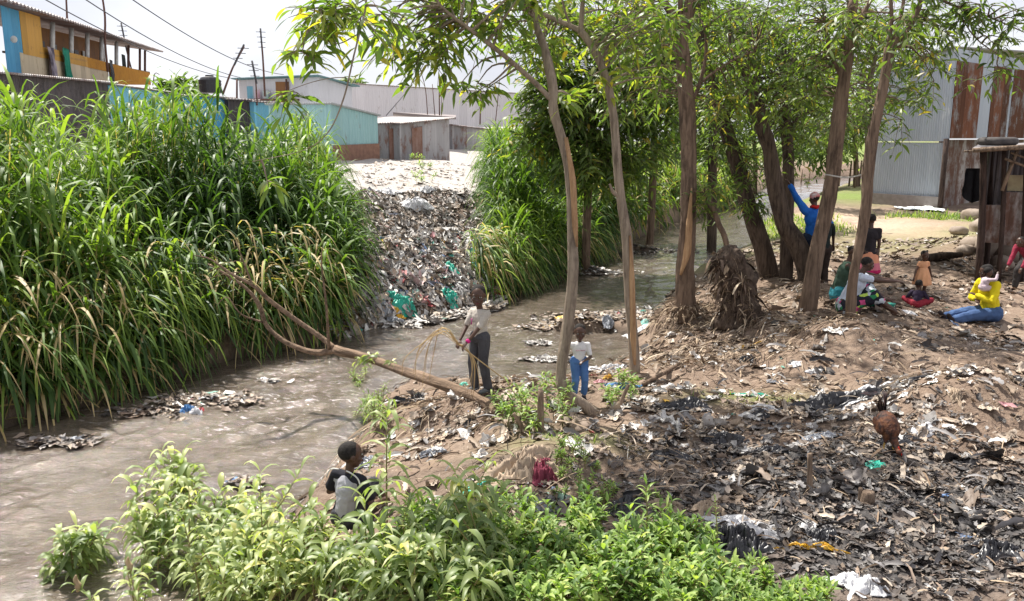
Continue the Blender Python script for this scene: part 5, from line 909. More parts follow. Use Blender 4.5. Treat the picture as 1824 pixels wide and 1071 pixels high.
for k, (px, py, sz, mt, asp, hg, lb, ct, rz) in enumerate(items):
    p0 = gnd(px, py) if not (px < 500 or (px > 980 and px < 1100 and py < 620)) else Z0(px, py)
    crumple(ct.split()[0] if ct != 'plastic sheet' else 'plastic_sheet', lb, p0, sz, mt, k*3+1, ct, asp, hg, rz=rz)
# sticks and hoses
for (pts, r, mt, nm_, lb, ct) in [([(1145, 690), (1190, 665), (1240, 632), (1262, 610)], .028, 'bark_brown', 'dead_branch', 'long grey branch lying on the slope of the debris mound', 'branch'), ([(1160, 700), (1200, 680), (1250, 655)], .02, 'bark_dark', 'dead_branch', 'thin dark branch below the long grey branch', 'branch'), ([(1790, 517), (1824, 530), (1850, 540)], .02, 'darkwood', 'hose', 'dark hose on the ground behind the woman in yellow', 'hose'), ([(1712, 462), (1735, 480), (1760, 500)], .012, 'paint_white', 'rope', 'pale rope running from the log to the woman in yellow', 'rope'), ([(1455, 600), (1490, 588), (1530, 580)], .025, 'bark_brown', 'dead_branch', 'pale stick at the foot of the forked tree', 'branch'), ([(870, 545), (905, 680), (930, 695)], .0, '', '', '', '')]:
    if not nm_: continue
    g = Geo(); q = [gnd(*a)+[0, 0, r*1.2] for a in pts]; tube(g, q, np.linspace(r, r*.6, len(q)), 7, 4, .1); o = g.build(nm_, M[mt], None); recentre(o, q[0]); tag(o, lb, ct)
# ------------------------------------------------------------------ weeds in the foreground
def weed(gl, gs, base, h, nl=14, L=(.10, .16), W=(.02, .035), lean=None, droop=1.6, rn=(.2, .9), branch=2, up=.35):
    base = np.asarray(base, float); lean = np.array([rng.standard_normal()*.18, rng.standard_normal()*.18]) if lean is None else np.array(lean)
    stems = []; top = base+np.array([lean[0]*h, lean[1]*h, h]); mid = base+np.array([lean[0]*h*.3, lean[1]*h*.3, h*.55]); stems.append((base, mid, top, nl))
    for b in range(branch):
        f = .35+.4*rng.random(); s = base+(top-base)*f; a = rng.random()*6.28; e = s+np.array([math.cos(a)*.35*h, math.sin(a)*.35*h, .35*h]); stems.append((s, (s+e)/2-[0, 0, .03*h], e, max(5, nl//2)))
    B, Dd = [], []
    for (s, m_, e, k) in stems:
        tube(gs, [s, m_, e], [.005+.003*h, .004+.002*h, .002], 5, 3, cap=False); t = np.linspace(.3, 1., k); p = s*((1-t)**2)[:, None]+m_*(2*t*(1-t))[:, None]+e*(t**2)[:, None]; a = np.arange(k)*2.4+rng.random()*6
        B.append(p); Dd.append(np.stack([np.cos(a), np.sin(a), up+1.1*t**4+.2*rng.standard_normal(k)], 1))
    B = np.concatenate(B); Dd = np.concatenate(Dd); N = len(B); blades(gl, B, Dd, rng.uniform(*L, N), rng.uniform(*W, N), droop*(.6+.8*rng.random(N)), prof=[.15, .75, 1, .85, .5, .05], fold=.35, rnd=rn[0]+(rn[1]-rn[0])*rng.random(N), roll=rng.standard_normal(N)*.2)
gl, gs = Geo(), Geo()
def weedfield(x0, x1, y0, y1, n, fn, **k):
    px = rng.uniform(x0, x1, n); py = rng.uniform(y0, y1, n)
    for a, b in zip(px, py):
        if fn(a, b):
            q = gnd(a, b); 
            if q[2] < .02: q[2] = max(ground_at(q[0], q[1]), -.1)
            weed(gl, gs, q, **{kk: (v() if callable(v) else v) for kk, v in k.items()})
def wf1(a, b): return b > 1000+max(0, 560-a)*.15-max(0, a-760)*.35+18*math.sin(a*.03)+(45 if 545 < a < 680 else 0)
for kk_, (dp_, hl, hu, ll, ww, n_) in enumerate([(2.2, .35, .62, (.18, .30), (.034, .054), 44), (1.4, .2, .42, (.08, .15), (.02, .034), 70), (2.8, .25, .5, (.13, .23), (.022, .04), 34)]):
    weedfield(380, 880, 905, 1130, n_, wf1, h=lambda: rng.uniform(hl, hu)*rng.uniform(.7, 1.1), nl=15, L=ll, W=ww, droop=dp_, rn=lambda: ((.0, .5), (.2, .8), (.5, .97), (.1, .9))[rng.integers(4)], branch=2)
weedfield(290, 520, 985, 1080, 14, lambda a, b: True, h=lambda: rng.uniform(.5, .85), nl=17, L=(.16, .28), W=(.035, .06), droop=1.9, rn=(.2, .97), branch=2)
weedfield(80, 440, 1010, 1130, 30, lambda a, b: b > 1105-(a-60)*.28, h=lambda: rng.uniform(.25, .6), nl=15, L=(.16, .26), W=(.034, .056), droop=2., rn=lambda: ((.0, .5), (.2, .8), (.5, .97), (.1, .9))[rng.integers(4)], branch=2)
gl2, gs2 = gl, gs
g_low, s_low = Geo(), Geo()
gl, gs = g_low, s_low
weedfield(700, 1290, 905, 1120, 430, lambda a, b: b > 940+max(0, 820-a)*.3+max(0, a-1000)*.2+14*math.sin(a*.04), h=lambda: rng.uniform(.08, .32), nl=13, L=(.05, .11), W=(.018, .036), droop=1.0, branch=3, up=.5, rn=lambda: ((.0, .5), (.2, .8), (.5, .97), (.1, .9))[rng.integers(4)])
weedfield(1180, 1480, 985, 1110, 160, lambda a, b: b > 1005+(a-1180)*.25+12*math.sin(a*.06), h=lambda: rng.uniform(.08, .18), nl=11, L=(.04, .08), W=(.014, .026), droop=.8, branch=3, up=.5)
weedfield(880, 1030, 720, 775, 17, lambda a, b: True, h=lambda: rng.uniform(.15, .38), nl=12, L=(.08, .13), W=(.016, .03), droop=1.3)
weedfield(1080, 1140, 690, 725, 9, lambda a, b: True, h=lambda: rng.uniform(.12, .3), nl=11, L=(.07, .12), W=(.016, .028), droop=1.3)
weedfield(620, 690, 720, 770, 22, lambda a, b: True, h=lambda: rng.uniform(.15, .35), nl=12, L=(.05, .09), W=(.012, .02), droop=1.)
weedfield(990, 1070, 800, 880, 22, lambda a, b: True, h=lambda: rng.uniform(.08, .16), nl=9, L=(.03, .06), W=(.01, .018), droop=.8)
weedfield(850, 1200, 880, 920, 30, lambda a, b: True, h=lambda: rng.uniform(.06, .16), nl=9, L=(.03, .06), W=(.01, .018), droop=.8)
weedfield(730, 770, 290, 330, 10, lambda a, b: True, h=lambda: rng.uniform(.2, .4), nl=12, L=(.1, .2), W=(.03, .05), droop=1.)
# merge leaf and stem meshes: two stuff objects each with its own stems child
def stuffed(a, b, nm, label, ml):
    o = a.build(nm, ml, None, smooth=True); tag(o, label, 'weeds', kind='stuff'); s = b.build('stems', M['stem'], o)
stuffed(gl2, gs2, 'long_leaved_weeds', 'thick growth of long leaved weeds along the bottom left', M['weed'])
stuffed(g_low, s_low, 'low_weeds', 'low bright green broadleaf weeds along the bottom edge', M['weed2'])
def bigweed(label, base, h, nm='weed_plant', mt='weed', flower=False, **k):
    a, b = Geo(), Geo(); weed(a, b, base, h, **k); t = thing(nm, label, 'weed', base); o = a.build('leaves', M[mt], None); s = b.build('stem', M['stem'], None); o.parent = t; s.parent = t; ch = [o, s]
    if flower:
        f = Geo(); tp = np.array(base)+np.array([k['lean'][0]*h, k['lean'][1]*h, h])
        tube(f, [tp-[0, 0, .03], tp+[.005, 0, .01], tp+[-.01, 0, .05], tp+[.0, 0, .09]], [.006, .016, .013, .004], 9, 4, .5, 3)
        o = f.build('seed_head', simple('seed_head_tan', (.45, .33, .2)), None); o.parent = t; ch.append(o)
    rehome(t, ch)
def G(px, py, D): p = P(px, py, D); p[2] = max(ground_at(p[0], p[1]), -.05); return p
bigweed('tall weed with long drooping leaves right of the sitting boy', G(690, 960, 6.0), 1.0, lean=(0.02, .05), nl=26, L=(.22, .36), W=(.03, .05), droop=2.2, branch=0)
bigweed('star shaped weed with broad pale leaves below the sitting boy', G(655, 1040, 5.4), .62, lean=(0., 0.), nl=18, L=(.20, .30), W=(.035, .05), droop=1.5, branch=0)
bigweed('upright weed with pointed tip leaves left of the sitting boy', G(470, 1010, 5.7), 1.0, lean=(-.02, .1), nl=20, L=(.14, .2), W=(.03, .045), droop=1.5, branch=2)
bigweed('tall weed with drooping top leaves over the dark water', G(360, 1060, 5.3), .95, lean=(-.12, .05), nl=22, L=(.14, .22), W=(.03, .045), droop=2.0, branch=2)
bigweed('reddish stemmed weed with a tan seed head leaning left at the bottom corner', G(260, 1090, 5.0), .62, flower=True, lean=(-.75, .1), nl=20, L=(.12, .18), W=(.028, .04), droop=1.8, branch=2)
bigweed('spreading weed with a seed head above the river at bottom left', G(250, 1060, 5.2), .75, flower=True, lean=(-.15, .15), nl=20, L=(.12, .18), W=(.028, .04), droop=1.8, branch=3)
bigweed('bushy weed between the seed heads and the pointed weed', G(400, 1090, 5.1), .7, lean=(0., .1), nl=24, L=(.13, .2), W=(.03, .045), droop=1.8, branch=3)
bigweed('pale weed plant hiding the sitting boy waist', G(575, 1010, 5.9), .34, lean=(0., .1), nl=22, L=(.12, .18), W=(.028, .04), droop=1.8, branch=3)
bigweed('thin spiky green stem at the right end of the low weeds', G(1275, 1060, 5.2), .52, lean=(-.05, .1), nl=46, L=(.02, .04), W=(.006, .01), droop=.6, branch=0, mt='weed2')
bigweed('slender grass like weed right of the black bag in the low weeds', G(1150, 1040, 5.4), .48, lean=(-.02, .1), nl=22, L=(.08, .14), W=(.014, .022), droop=1.2, branch=1, mt='weed2')
# ------------------------------------------------------------------ people
SK = Mat('dark_skin', .45, .4); SK.base(SK.ramp(SK.noise(8, 4), [(.3, (.060, .030, .020)), (.7, (.090, .045, .030))])).bump(SK.noise(60, 3), .1, .004); SK = SK.m
HAIR = simple('black_hair', (.012, .010, .010), (.03, .026, .024), 30, .8, .2, .8, .01, 90); EYE = simple('eye_white', (.5, .47, .42), rough=.3, bump=0); IRIS = simple('eye_dark', (.008, .006, .005), rough=.2, bump=0); LIP = simple('lip', (.14, .05, .045), bump=0)
TEX = bpy.data.textures.new('wrinkle', 'CLOUDS'); TEX.noise_scale = .09; TEX.noise_depth = 2
def A3(*v): return np.array(v, float)
def ik(a, c, l1, l2, pole):
    d = c-a; L_ = np.linalg.norm(d); m_ = (l1+l2)*.998
    if L_ > m_: c = a+d*m_/L_; d = c-a; L_ = m_
    x = (l1*l1-l2*l2+L_*L_)/(2*L_); h_ = math.sqrt(max(l1*l1-x*x, 0)); u = d/L_; p = pole-u*np.dot(pole, u); p /= max(np.linalg.norm(p), 1e-6)
    return a+u*x+p*h_, c
def remesh(o, vox, disp=0, it=3):
    r = o.modifiers.new('r', 'REMESH'); r.mode = 'VOXEL'; r.voxel_size = vox; r.use_smooth_shade = True
    s = o.modifiers.new('s', 'SMOOTH'); s.iterations = it; s.factor = .5
    if disp: d = o.modifiers.new('d', 'DISPLACE'); d.texture = TEX; d.strength = disp; d.mid_level = .5; d.texture_coords = 'LOCAL'
def skirt_geo(g, c0, r0, c1, r1, n=40, amp=.12, waves=9, sx=1., sy=1., rows=8):
    V = []; c0, c1 = A3(*c0), A3(*c1)
    for k in range(rows+1):
        t = k/rows; c = c0+(c1-c0)*t; r = r0+(r1-r0)*t**.8; a = np.arange(n)/n*2*math.pi; rr = r*(1+amp*t*np.sin(a*waves+t)); V.append(np.stack([c[0]+rr*np.cos(a)*sx, c[1]+rr*np.sin(a)*sy, np.full(n, c[2])+.01*t*np.sin(a*waves)], 1))
    V = np.concatenate(V); Q = [[i*n+j, (i+1)*n+j, (i+1)*n+(j+1) % n, i*n+(j+1) % n] for i in range(rows) for j in range(n)]; nv = len(V)
    V = np.concatenate([V, [c0], [c1]]); T = [[nv, j, (j+1) % n] for j in range(n)]+[[nv+1, rows*n+(j+1) % n, rows*n+j] for j in range(n)]
    g.add(V, np.array(Q), T)
def person(label, loc, yaw, Hh, hs=.14, cat='person', pelvis=None, lean=(0, 0), feet=None, hands=None, kp=None, ep=None, look=(0, 0), top=None, bottom=None, shoes=None, hair='short', sc=1., vox=.008, female=False, fingers='curl', group=None, toes=None):
    """local frame: the person faces -Y; x to the viewer's right"""
    h = Hh; root = thing('person', label, cat, loc, yaw, group); ch = {}
    pel = A3(0, 0, .52*h) if pelvis is None else A3(*pelvis); cl, sl_ = lean
    Rl = np.array([[math.cos(sl_), 0, math.sin(sl_)], [0, 1, 0], [-math.sin(sl_), 0, math.cos(sl_)]])@np.array([[1, 0, 0], [0, math.cos(cl), -math.sin(cl)], [0, math.sin(cl), math.cos(cl)]])
    def up(x, y, z): return pel+Rl@(A3(x, y, z)*h)
    tl = 1-hs-.03-.52         # pelvis to shoulders
    chest = up(0, 0, tl*.68); nk = up(0, .005, tl+.0); hips = [pel+A3(-.055*h, 0, 0), pel+A3(.055*h, 0, 0)]
    sw = .098 if female else .105; sh = [up(-sw, 0, tl-.025), up(sw, 0, tl-.025)]; hd = up(0, -.018, tl+.035+hs*.5)
    feet = feet or [(-.06*h, 0, .045*h), (.06*h, 0, .045*h)]; hands = hands or [(-.15*h, -.02*h, .46*h), (.15*h, -.02*h, .46*h)]
    kp = kp or [(0, -1, 0), (0, -1, 0)]; ep = ep or [(-.6, 1, -.3), (.6, 1, -.3)]
    kn, an, el, wr = [], [], [], []
    for k in (0, 1):
        a, b = ik(hips[k], A3(*feet[k]), .245*h, .235*h, A3(*kp[k])); kn.append(a); an.append(b)
        a, b = ik(sh[k], A3(*hands[k]), .165*h, .150*h, A3(*ep[k])); el.append(a); wr.append(b)
    g = Geo(); f_ = Rl@A3(0, -1, 0)
    caps(g, pel+A3(-.035, 0, 0)*h, pel+A3(.035, 0, 0)*h, .075*h*sc, .075*h*sc); caps(g, pel, up(0, 0, tl*.45), .066*h*sc, .058*h*sc); ell(g, chest, (.095*h*sc, .062*h*sc, .10*h), Rl.T)
    caps(g, sh[0]*.85+sh[1]*.15, sh[1]*.85+sh[0]*.15, .029*h, .029*h); caps(g, up(0, 0, tl-.03), hd-(hd-nk)*.25, .030*h, .027*h)
    for k in (0, 1):
        caps(g, hips[k], kn[k], .054*h*sc, .036*h*sc); caps(g, kn[k], an[k], .034*h*sc, .021*h*sc); ell(g, kn[k]*.65+an[k]*.35+A3(0, .008, 0)*h, (.030*h*sc,)*3)
        caps(g, sh[k], el[k], .029*h*sc, .021*h*sc); caps(g, el[k], wr[k], .021*h*sc, .0145*h)
        td = A3(0, -1, 0) if toes is None else nrm(A3(*toes[k])); caps(g, an[k]-A3(0, 0, .018*h)-td*.02*h, an[k]+td*.088*h-A3(0, 0, .03*h), .021*h, .014*h)
        # hand: palm, four fingers, thumb
        d_ = nrm(wr[k]-el[k]); sx = A3(-1 if k == 0 else 1, 0, 0); s_ = nrm(np.cross(d_, A3(0, 0, 1.))+1e-4); pn = nrm(np.cross(s_, d_)); 
        if fingers == 'curl': pn = pn
        pa = wr[k]+d_*.028*h; ell(g, pa, (.030*h, .022*h, .010*h), np.array([d_, s_, pn]), 10, 8)
        ml = [.020, .024, .022, .017]
        for q in range(4):
            o = wr[k]+d_*.050*h+s_*(q-1.5)*.0115*h; m1 = o+d_*ml[q]*h-pn*.006*h; m2 = m1+d_*ml[q]*.5*h-pn*ml[q]*.75*h; rf = max(.0056*h, vox*.8)
            caps(g, o-d_*.012*h, m1, rf, rf*.95, 6); caps(g, m1, m2, rf*.95, rf*.8, 6)
        inn = -s_ if np.dot(s_, sx) > 0 else s_; o = wr[k]+d_*.018*h+inn*.016*h; caps(g, o, o+(d_*.7+inn*.7)*.024*h, max(.007*h, vox*.8), max(.006*h, vox*.8), 6)
    # head
    hh = hs*h; ly, lp_ = look; Rh = np.array([[math.cos(ly), -math.sin(ly), 0], [math.sin(ly), math.cos(ly), 0], [0, 0, 1]])@np.array([[1, 0, 0], [0, math.cos(lp_), -math.sin(lp_)], [0, math.sin(lp_), math.cos(lp_)]])
    X = Rh.T; rt, bk, u_ = X[0], X[1], X[2]; fw = -bk
    def hp(a, b, c): return hd+(rt*a+fw*b+u_*c)*hh
    ell(g, hp(0, -.04, .12), (.345*hh, .42*hh, .37*hh), X, 20, 14); ell(g, hp(0, .08, -.16), (.27*hh, .29*hh, .32*hh), X, 16, 12); ell(g, hp(0, .17, -.38), (.13*hh, .12*hh, .10*hh), X)
    ell(g, hp(0, .385, -.06), (.045*hh, .07*hh, .12*hh), X); ell(g, hp(0, .43, -.12), (.085*hh, .055*hh, .045*hh), X); ell(g, hp(0, .355, -.25), (.12*hh, .05*hh, .05*hh), X)
    for s_ in (-1, 1): ell(g, hp(s_*.355, -.03, -.02), (.035*hh, .08*hh, .11*hh), X); ell(g, hp(s_*.20, .24, -.12), (.10*hh, .10*hh, .09*hh), X); ell(g, hp(s_*.14, .335, .12), (.10*hh, .05*hh, .035*hh), X)
    body = g.build('body', SK, root); remesh(body, vox*.85)
    for s_ in (-1, 1):
        g = Geo(); ell(g, hp(s_*.145, .345, .03), (.062*hh, .035*hh, .036*hh), X); ey = g.build('eye', EYE, root); g = Geo(); ell(g, hp(s_*.145, .372, .03), (.032*hh, .018*hh, .032*hh), X); ir = g.build('iris', IRIS, ey)
    g = Geo(); ell(g, hp(0, .395, -.235), (.105*hh, .03*hh, .022*hh), X); ell(g, hp(0, .39, -.27), (.09*hh, .03*hh, .024*hh), X); g.build('lips', LIP, root)
    if hair:
        g = Geo(); ell(g, hp(0, -.075, .155), (.355*hh, .415*hh, .365*hh), X, 20, 14)
        if hair == 'bun': ell(g, hp(0, -.5, .22), (.16*hh, .16*hh, .15*hh), X)
        if hair == 'long': ell(g, hp(0, -.33, -.12), (.28*hh, .2*hh, .42*hh), X); ell(g, hp(0, -.17, .16), (.37*hh, .37*hh, .35*hh), X)
        if hair == 'buns':
            for s_ in (-1, 1): ell(g, hp(s_*.28, -.05, .45), (.12*hh,)*3, X)
        ho = g.build('hair', HAIR, root); remesh(ho, vox, .006)
    if top:
        kind, mt, sleeve = top[:3]; g = Geo(); e = .008*h
        caps(g, pel+A3(-.03, 0, .0)*h, pel+A3(.03, 0, .0)*h, .070*h*sc+e, .070*h*sc+e); caps(g, pel+Rl@A3(0, 0, .02*h), up(0, 0, tl*.5), .070*h*sc+e, .066*h*sc+e); ell(g, chest, (.090*h*sc+e, .062*h*sc+e, .105*h), Rl.T, 16, 12); caps(g, sh[0]*.94+sh[1]*.06-A3(0, 0, .004*h), sh[1]*.94+sh[0]*.06-A3(0, 0, .004*h), .030*h+e, .030*h+e)
        if sleeve > 0:
            for k in (0, 1):
                if sleeve <= 1: caps(g, sh[k], sh[k]+(el[k]-sh[k])*sleeve, .028*h*sc+e, .025*h+e)
                else: caps(g, sh[k], el[k], .033*h*sc+e, .025*h+e); caps(g, el[k], el[k]+(wr[k]-el[k])*(sleeve-1), .025*h+e, .019*h+e)
        o = g.build(kind, mt, root); remesh(o, vox, .018*h, 2); ch['top'] = o
    if bottom:
        kind, mt, ln = bottom[:3]; g = Geo(); e = .010*h
        if kind in ('trousers', 'jeans', 'shorts'):
            caps(g, pel+A3(-.035, 0, 0)*h, pel+A3(.035, 0, 0)*h, .077*h*sc+e*.4, .077*h*sc+e*.4)
            for k in (0, 1):
                caps(g, hips[k], kn[k], .056*h*sc+e, .040*h*sc+e)
                if ln > 1: caps(g, kn[k], kn[k]+(an[k]-kn[k])*(ln-1), .040*h*sc+e, .032*h+e)
            o = g.build(kind, mt, root); remesh(o, vox, .016*h, 2)
        elif kind == 'wrap':            # cloth over bent thighs
            caps(g, pel+A3(-.035, 0, -.02)*h, pel+A3(.035, 0, -.02)*h, .09*h*sc, .09*h*sc)
            for k in (0, 1): caps(g, hips[k], kn[k]+(kn[k]-hips[k])*.02, .075*h, .058*h); caps(g, kn[k], kn[k]+(an[k]-kn[k])*.25, .056*h, .05*h)
            caps(g, (kn[0]+kn[1])/2, pel, .06*h, .07*h); o = g.build('skirt', mt, root); remesh(o, vox, .02*h, 2)
        else:
            skirt_geo(g, up(0, 0, .03) if kind == 'skirt' else up(0, 0, tl*.55), .085*h*sc, (pel[0], pel[1], ln*h), bottom[3]*h, sy=.85); o = g.build(kind, mt, root); so_ = o.modifiers.new('sub', 'SUBSURF'); so_.levels = 1; so_.render_levels = 1
        ch['bottom'] = o
    if shoes:
        for k in (0, 1):
            td = A3(0, -1, 0) if toes is None else nrm(A3(*toes[k])); g = Geo(); caps(g, an[k]-A3(0, 0, .020*h)-td*.025*h, an[k]+td*.092*h-A3(0, 0, .03*h), .028*h, .020*h); caps(g, an[k], an[k]-A3(0, 0, .02*h), .026*h, .026*h); o = g.build('shoe', shoes, root); remesh(o, vox)
    return root, dict(pel=pel, hd=hd, wr=wr, el=el, kn=kn, an=an, sh=sh, chest=chest, hp=hp, Rl=Rl, f=f_, tl=tl, up=up, X=X, hh=hh)
def cl(nm, a, b=None, sc=6, rough=.85): return simple(nm, a, b or tuple(q*.8 for q in a), sc, rough, .2, .35, .006, 120)
def fp(px, py): return gnd(px, py)
# boy standing by the fallen trunk
p = fp(856, 702); loc = (p[0], p[1], p[2]+.03)
BH = 1.20; sc_t = (CZ-p[2])
root, J = person('boy standing on the near bank in grey shirt and dark trousers, holding dry stalks', loc, R(-48), BH, .195, feet=[(-.075, -.02, .055), (.07, .05, .055)], hands=[(-.06, -.235, .62), (.06, -.25, .60)], ep=[(-.7, .6, -.6), (.7, .6, -.6)], look=(R(42), R(6)), top=('shirt', cl('dusty_grey_shirt', (.50, .46, .41), (.40, .36, .32)), .75), bottom=('trousers', cl('charcoal_trousers', (.075, .075, .085), (.05, .05, .058)), 1.96), shoes=cl('grey_shoe', (.16, .17, .18)), sc=.9, vox=.006)
g = Geo()
for k, (u, v, a) in enumerate([(-.006, .02, .5), (.006, .02, -.5)]):
    c = J['up'](-.02+u, -.078, J['tl']*.62); dv = A3(math.sin(a)*.05, 0, -.06); tube(g, [c+[0, -.004, .03], c+dv*.6+[0, -.008, 0]], [.005, .006], 6, 1)
g.build('ribbon_print', cl('pink_print', (.5, .12, .3)), root)
g = Geo(); d_ = nrm(J['wr'][1]-J['el'][1]); tube(g, [J['wr'][1]-d_*.035, J['wr'][1]], [.026, .026], 14, 1); g.build('wristband', cl('pink_band', (.6, .03, .22)), root)
g = Geo(); Rz = np.array([[math.cos(R(-48)), -math.sin(R(-48)), 0], [math.sin(R(-48)), math.cos(R(-48)), 0], [0, 0, 1]]); hw = (J['wr'][0]+J['wr'][1])/2; h0 = Rz@(hw+A3(0, -.07, -.02))+np.array(loc)
for k in range(13):
    a = rng.random()*6.28; dx = -1 if k % 3 else .55; e1 = h0+A3(dx*(.12+.12*rng.random()), .1*math.cos(a), .10+.08*rng.random()); e2 = h0+A3(dx*(.22+.38*rng.random()), .2*math.cos(a), -.05-.1*rng.random()); e3 = e2+A3(dx*.06, 0, -.12-.3*rng.random()*(1 if dx < 0 else 1.6))
    if dx > 0: e1 = h0+A3(.08, 0, -.04); e2 = h0+A3(.14+.08*rng.random(), 0, -.22); e3 = e2+A3(.03*rng.standard_normal(), 0, -.25-.15*rng.random())
    tube(g, [h0+rng.standard_normal(3)*.01, e1, e2, e3], [.004, .0045, .004, .002], 5, 4, .1)
tube(g, [h0, h0+A3(.2, .05, -.18), h0+A3(.75, .1, -.62)], [.008, .008, .006], 6, 3)
o = g.build('dry_stalks', simple('straw', (.50, .36, .18), (.38, .26, .13)), None); recentre(o, h0); tag(o, 'bundle of dry straw stalks held by the standing boy', 'stalks')
# child in white T-shirt
yk = gnd(1060, 738)[1]+.42; p = P(1030, 745, yk); zg = ground_at(p[0], p[1]); loc = (p[0], p[1], zg); CH = min(max(P(1030, 600, yk)[2]-zg, .85), 1.12); print('child h', CH, zg)
root, J = person('small child in white T-shirt and blue jeans standing behind the bent trunk foot', loc, R(8), CH, .21, feet=[(-.05, 0, .05), (.06, .0, .05)], hands=[(-.16, .02, .50*CH), (.02, -.13, .56*CH)], ep=[(-.8, .7, -.3), (1., .5, -.5)], look=(R(-8), R(8)), top=('t_shirt', cl('white_tshirt', (.72, .71, .70)), .75), bottom=('jeans', cl('blue_jeans', (.09, .19, .42), (.06, .13, .3)), 1.8), hair='short', vox=.006, shoes=cl('dark_shoe', (.04, .04, .05)))
g = Geo(); c = J['up'](0, -.088, J['tl']*.66)
for k in range(6): ell(g, c+A3((k-2.5)*.018, .003*abs(k-2.5), 0), (.007, .004, .006), None, 6, 5)
g.build('chest_print', cl('faded_pink_print', (.55, .3, .35)), root)
# boy sitting seen from behind
p = P(618, 905, 6.6); zg = max(ground_at(p[0], p[1]), .12); hz = P(600, 790, 6.6)[2]; BH = (hz-zg-.09)/.49; BH = min(max(BH, 1.0), 1.35); print('sit boy', BH, zg, hz)
loc = (p[0], p[1], zg)
root, J = person('boy sitting on the near bank with his back turned, grey shirt with black striped shoulders', loc, R(150), BH, .175, pelvis=(0, 0, .09), lean=(R(6), R(0)), feet=[(-.12, -.42, .06), (.12, -.42, .06)], kp=[(0, -.3, 1), (0, -.3, 1)], hands=[(-.22, -.2, .22), (.18, -.26, .25)], look=(R(-35), R(0)), top=('shirt', cl('light_grey_shirt', (.42, .42, .46)), .55), bottom=('shorts', cl('dark_shorts', (.05, .05, .06)), 1), hair='short', vox=.007)
g = Geo(); caps(g, J['sh'][0]*.97+J['sh'][1]*.03+A3(0, 0, .012), J['sh'][1]*.97+J['sh'][0]*.03+A3(0, 0, .012), .040*BH, .040*BH)
for k in (0, 1): caps(g, J['sh'][k], J['sh'][k]+(J['el'][k]-J['sh'][k])*.62, .038*BH, .039*BH)
o = g.build('shoulder_panel', cl('black_panel', (.02, .02, .028)), root); remesh(o, .007, .012)
for s_ in (-1, 1):
    g = Geo(); a = J['up'](s_*.03, .06, J['tl']+.045); b = J['sh'][0 if s_ < 0 else 1]+A3(s_*.01, .05, .045)*BH; tube(g, [a, (a+b)/2+A3(0, .012, .018), b, b+A3(s_*.03, 0, -.06)], [.006]*4, 6, 3); g.build('stripe', M['paint_white'], root)
# person in the blue jacket, arm raised
def standon(px, py, D): p = P(px, py, D); return (p[0], p[1], ground_at(p[0], p[1]))
loc = standon(1443, 490, 15.6); hz = P(1467, 338, 15.6)[2]; Hm = min(max(hz-loc[2], 1.45), 1.8)
root, J = person('person in bright blue jacket and red scarf with one arm raised high', loc, R(195), Hm, .13, hands=[(-.16*Hm, -.1, .55*Hm), (.30*Hm, -.05*Hm, 1.12*Hm)], ep=[(-.6, .5, -.4), (1., .2, -.2)], top=('jacket', cl('bright_blue_jacket', (.02, .14, .52), (.015, .10, .42)), 1.93), bottom=('trousers', cl('navy_trousers', (.02, .03, .06)), 1.9), shoes=M['black'], sc=1.08, vox=.01)
g = Geo(); c = J['up'](0, .0, J['tl']+.02); tube(g, [c+A3(.06*math.cos(a), .06*math.sin(a), .01*math.sin(3*a)) for a in np.linspace(0, 6.28, 13)], [.03]*13, 8, 2); o = g.build('scarf', cl('red_scarf', (.55, .02, .02)), root)
g = Geo(); ell(g, J['hp'](0, -.05, .2), (.39*J['hh'], .44*J['hh'], .36*J['hh']), J['X']); o = g.build('cap', cl('red_cap', (.5, .03, .03), (.6, .5, .5)), root)
g = Geo(); a = J['up'](-.11, .0, .0); skirt_geo(g, J['up'](0, 0, .028), .093*Hm, J['up'](0, 0, .008), .094*Hm, 40, 0.); g.build('jacket_hem', cl('tan_hem', (.4, .33, .22)), root)
loc = standon(1430, 490, 16.4); root, J = person('child in pale grey shirt crouching low beside the person in the blue jacket', loc, R(150), 1.25, .15, pelvis=(0, .1, .36), lean=(R(18), 0), feet=[(-.08, -.1, .05), (.08, -.1, .05)], hands=[(-.12, -.3, .4), (.12, -.3, .4)], top=('shirt', cl('pale_lilac_shirt', (.5, .48, .55)), .8), bottom=('trousers', cl('black_trousers', (.03, .03, .035)), 1.9), vox=.009)
loc = standon(1463, 500, 15.2); root, J = person('person in black standing behind the leaning trunk with one arm held out', loc, R(200), 1.45, .14, hands=[(-.40, -.2, .70), (.16, -.05, .68)], ep=[(-.5, .3, .8), (.6, .6, -.3)], top=('shirt', cl('black_green_shirt', (.02, .03, .03)), .8), bottom=('trousers', cl('brown_trousers', (.05, .035, .03)), 1.9), vox=.009)
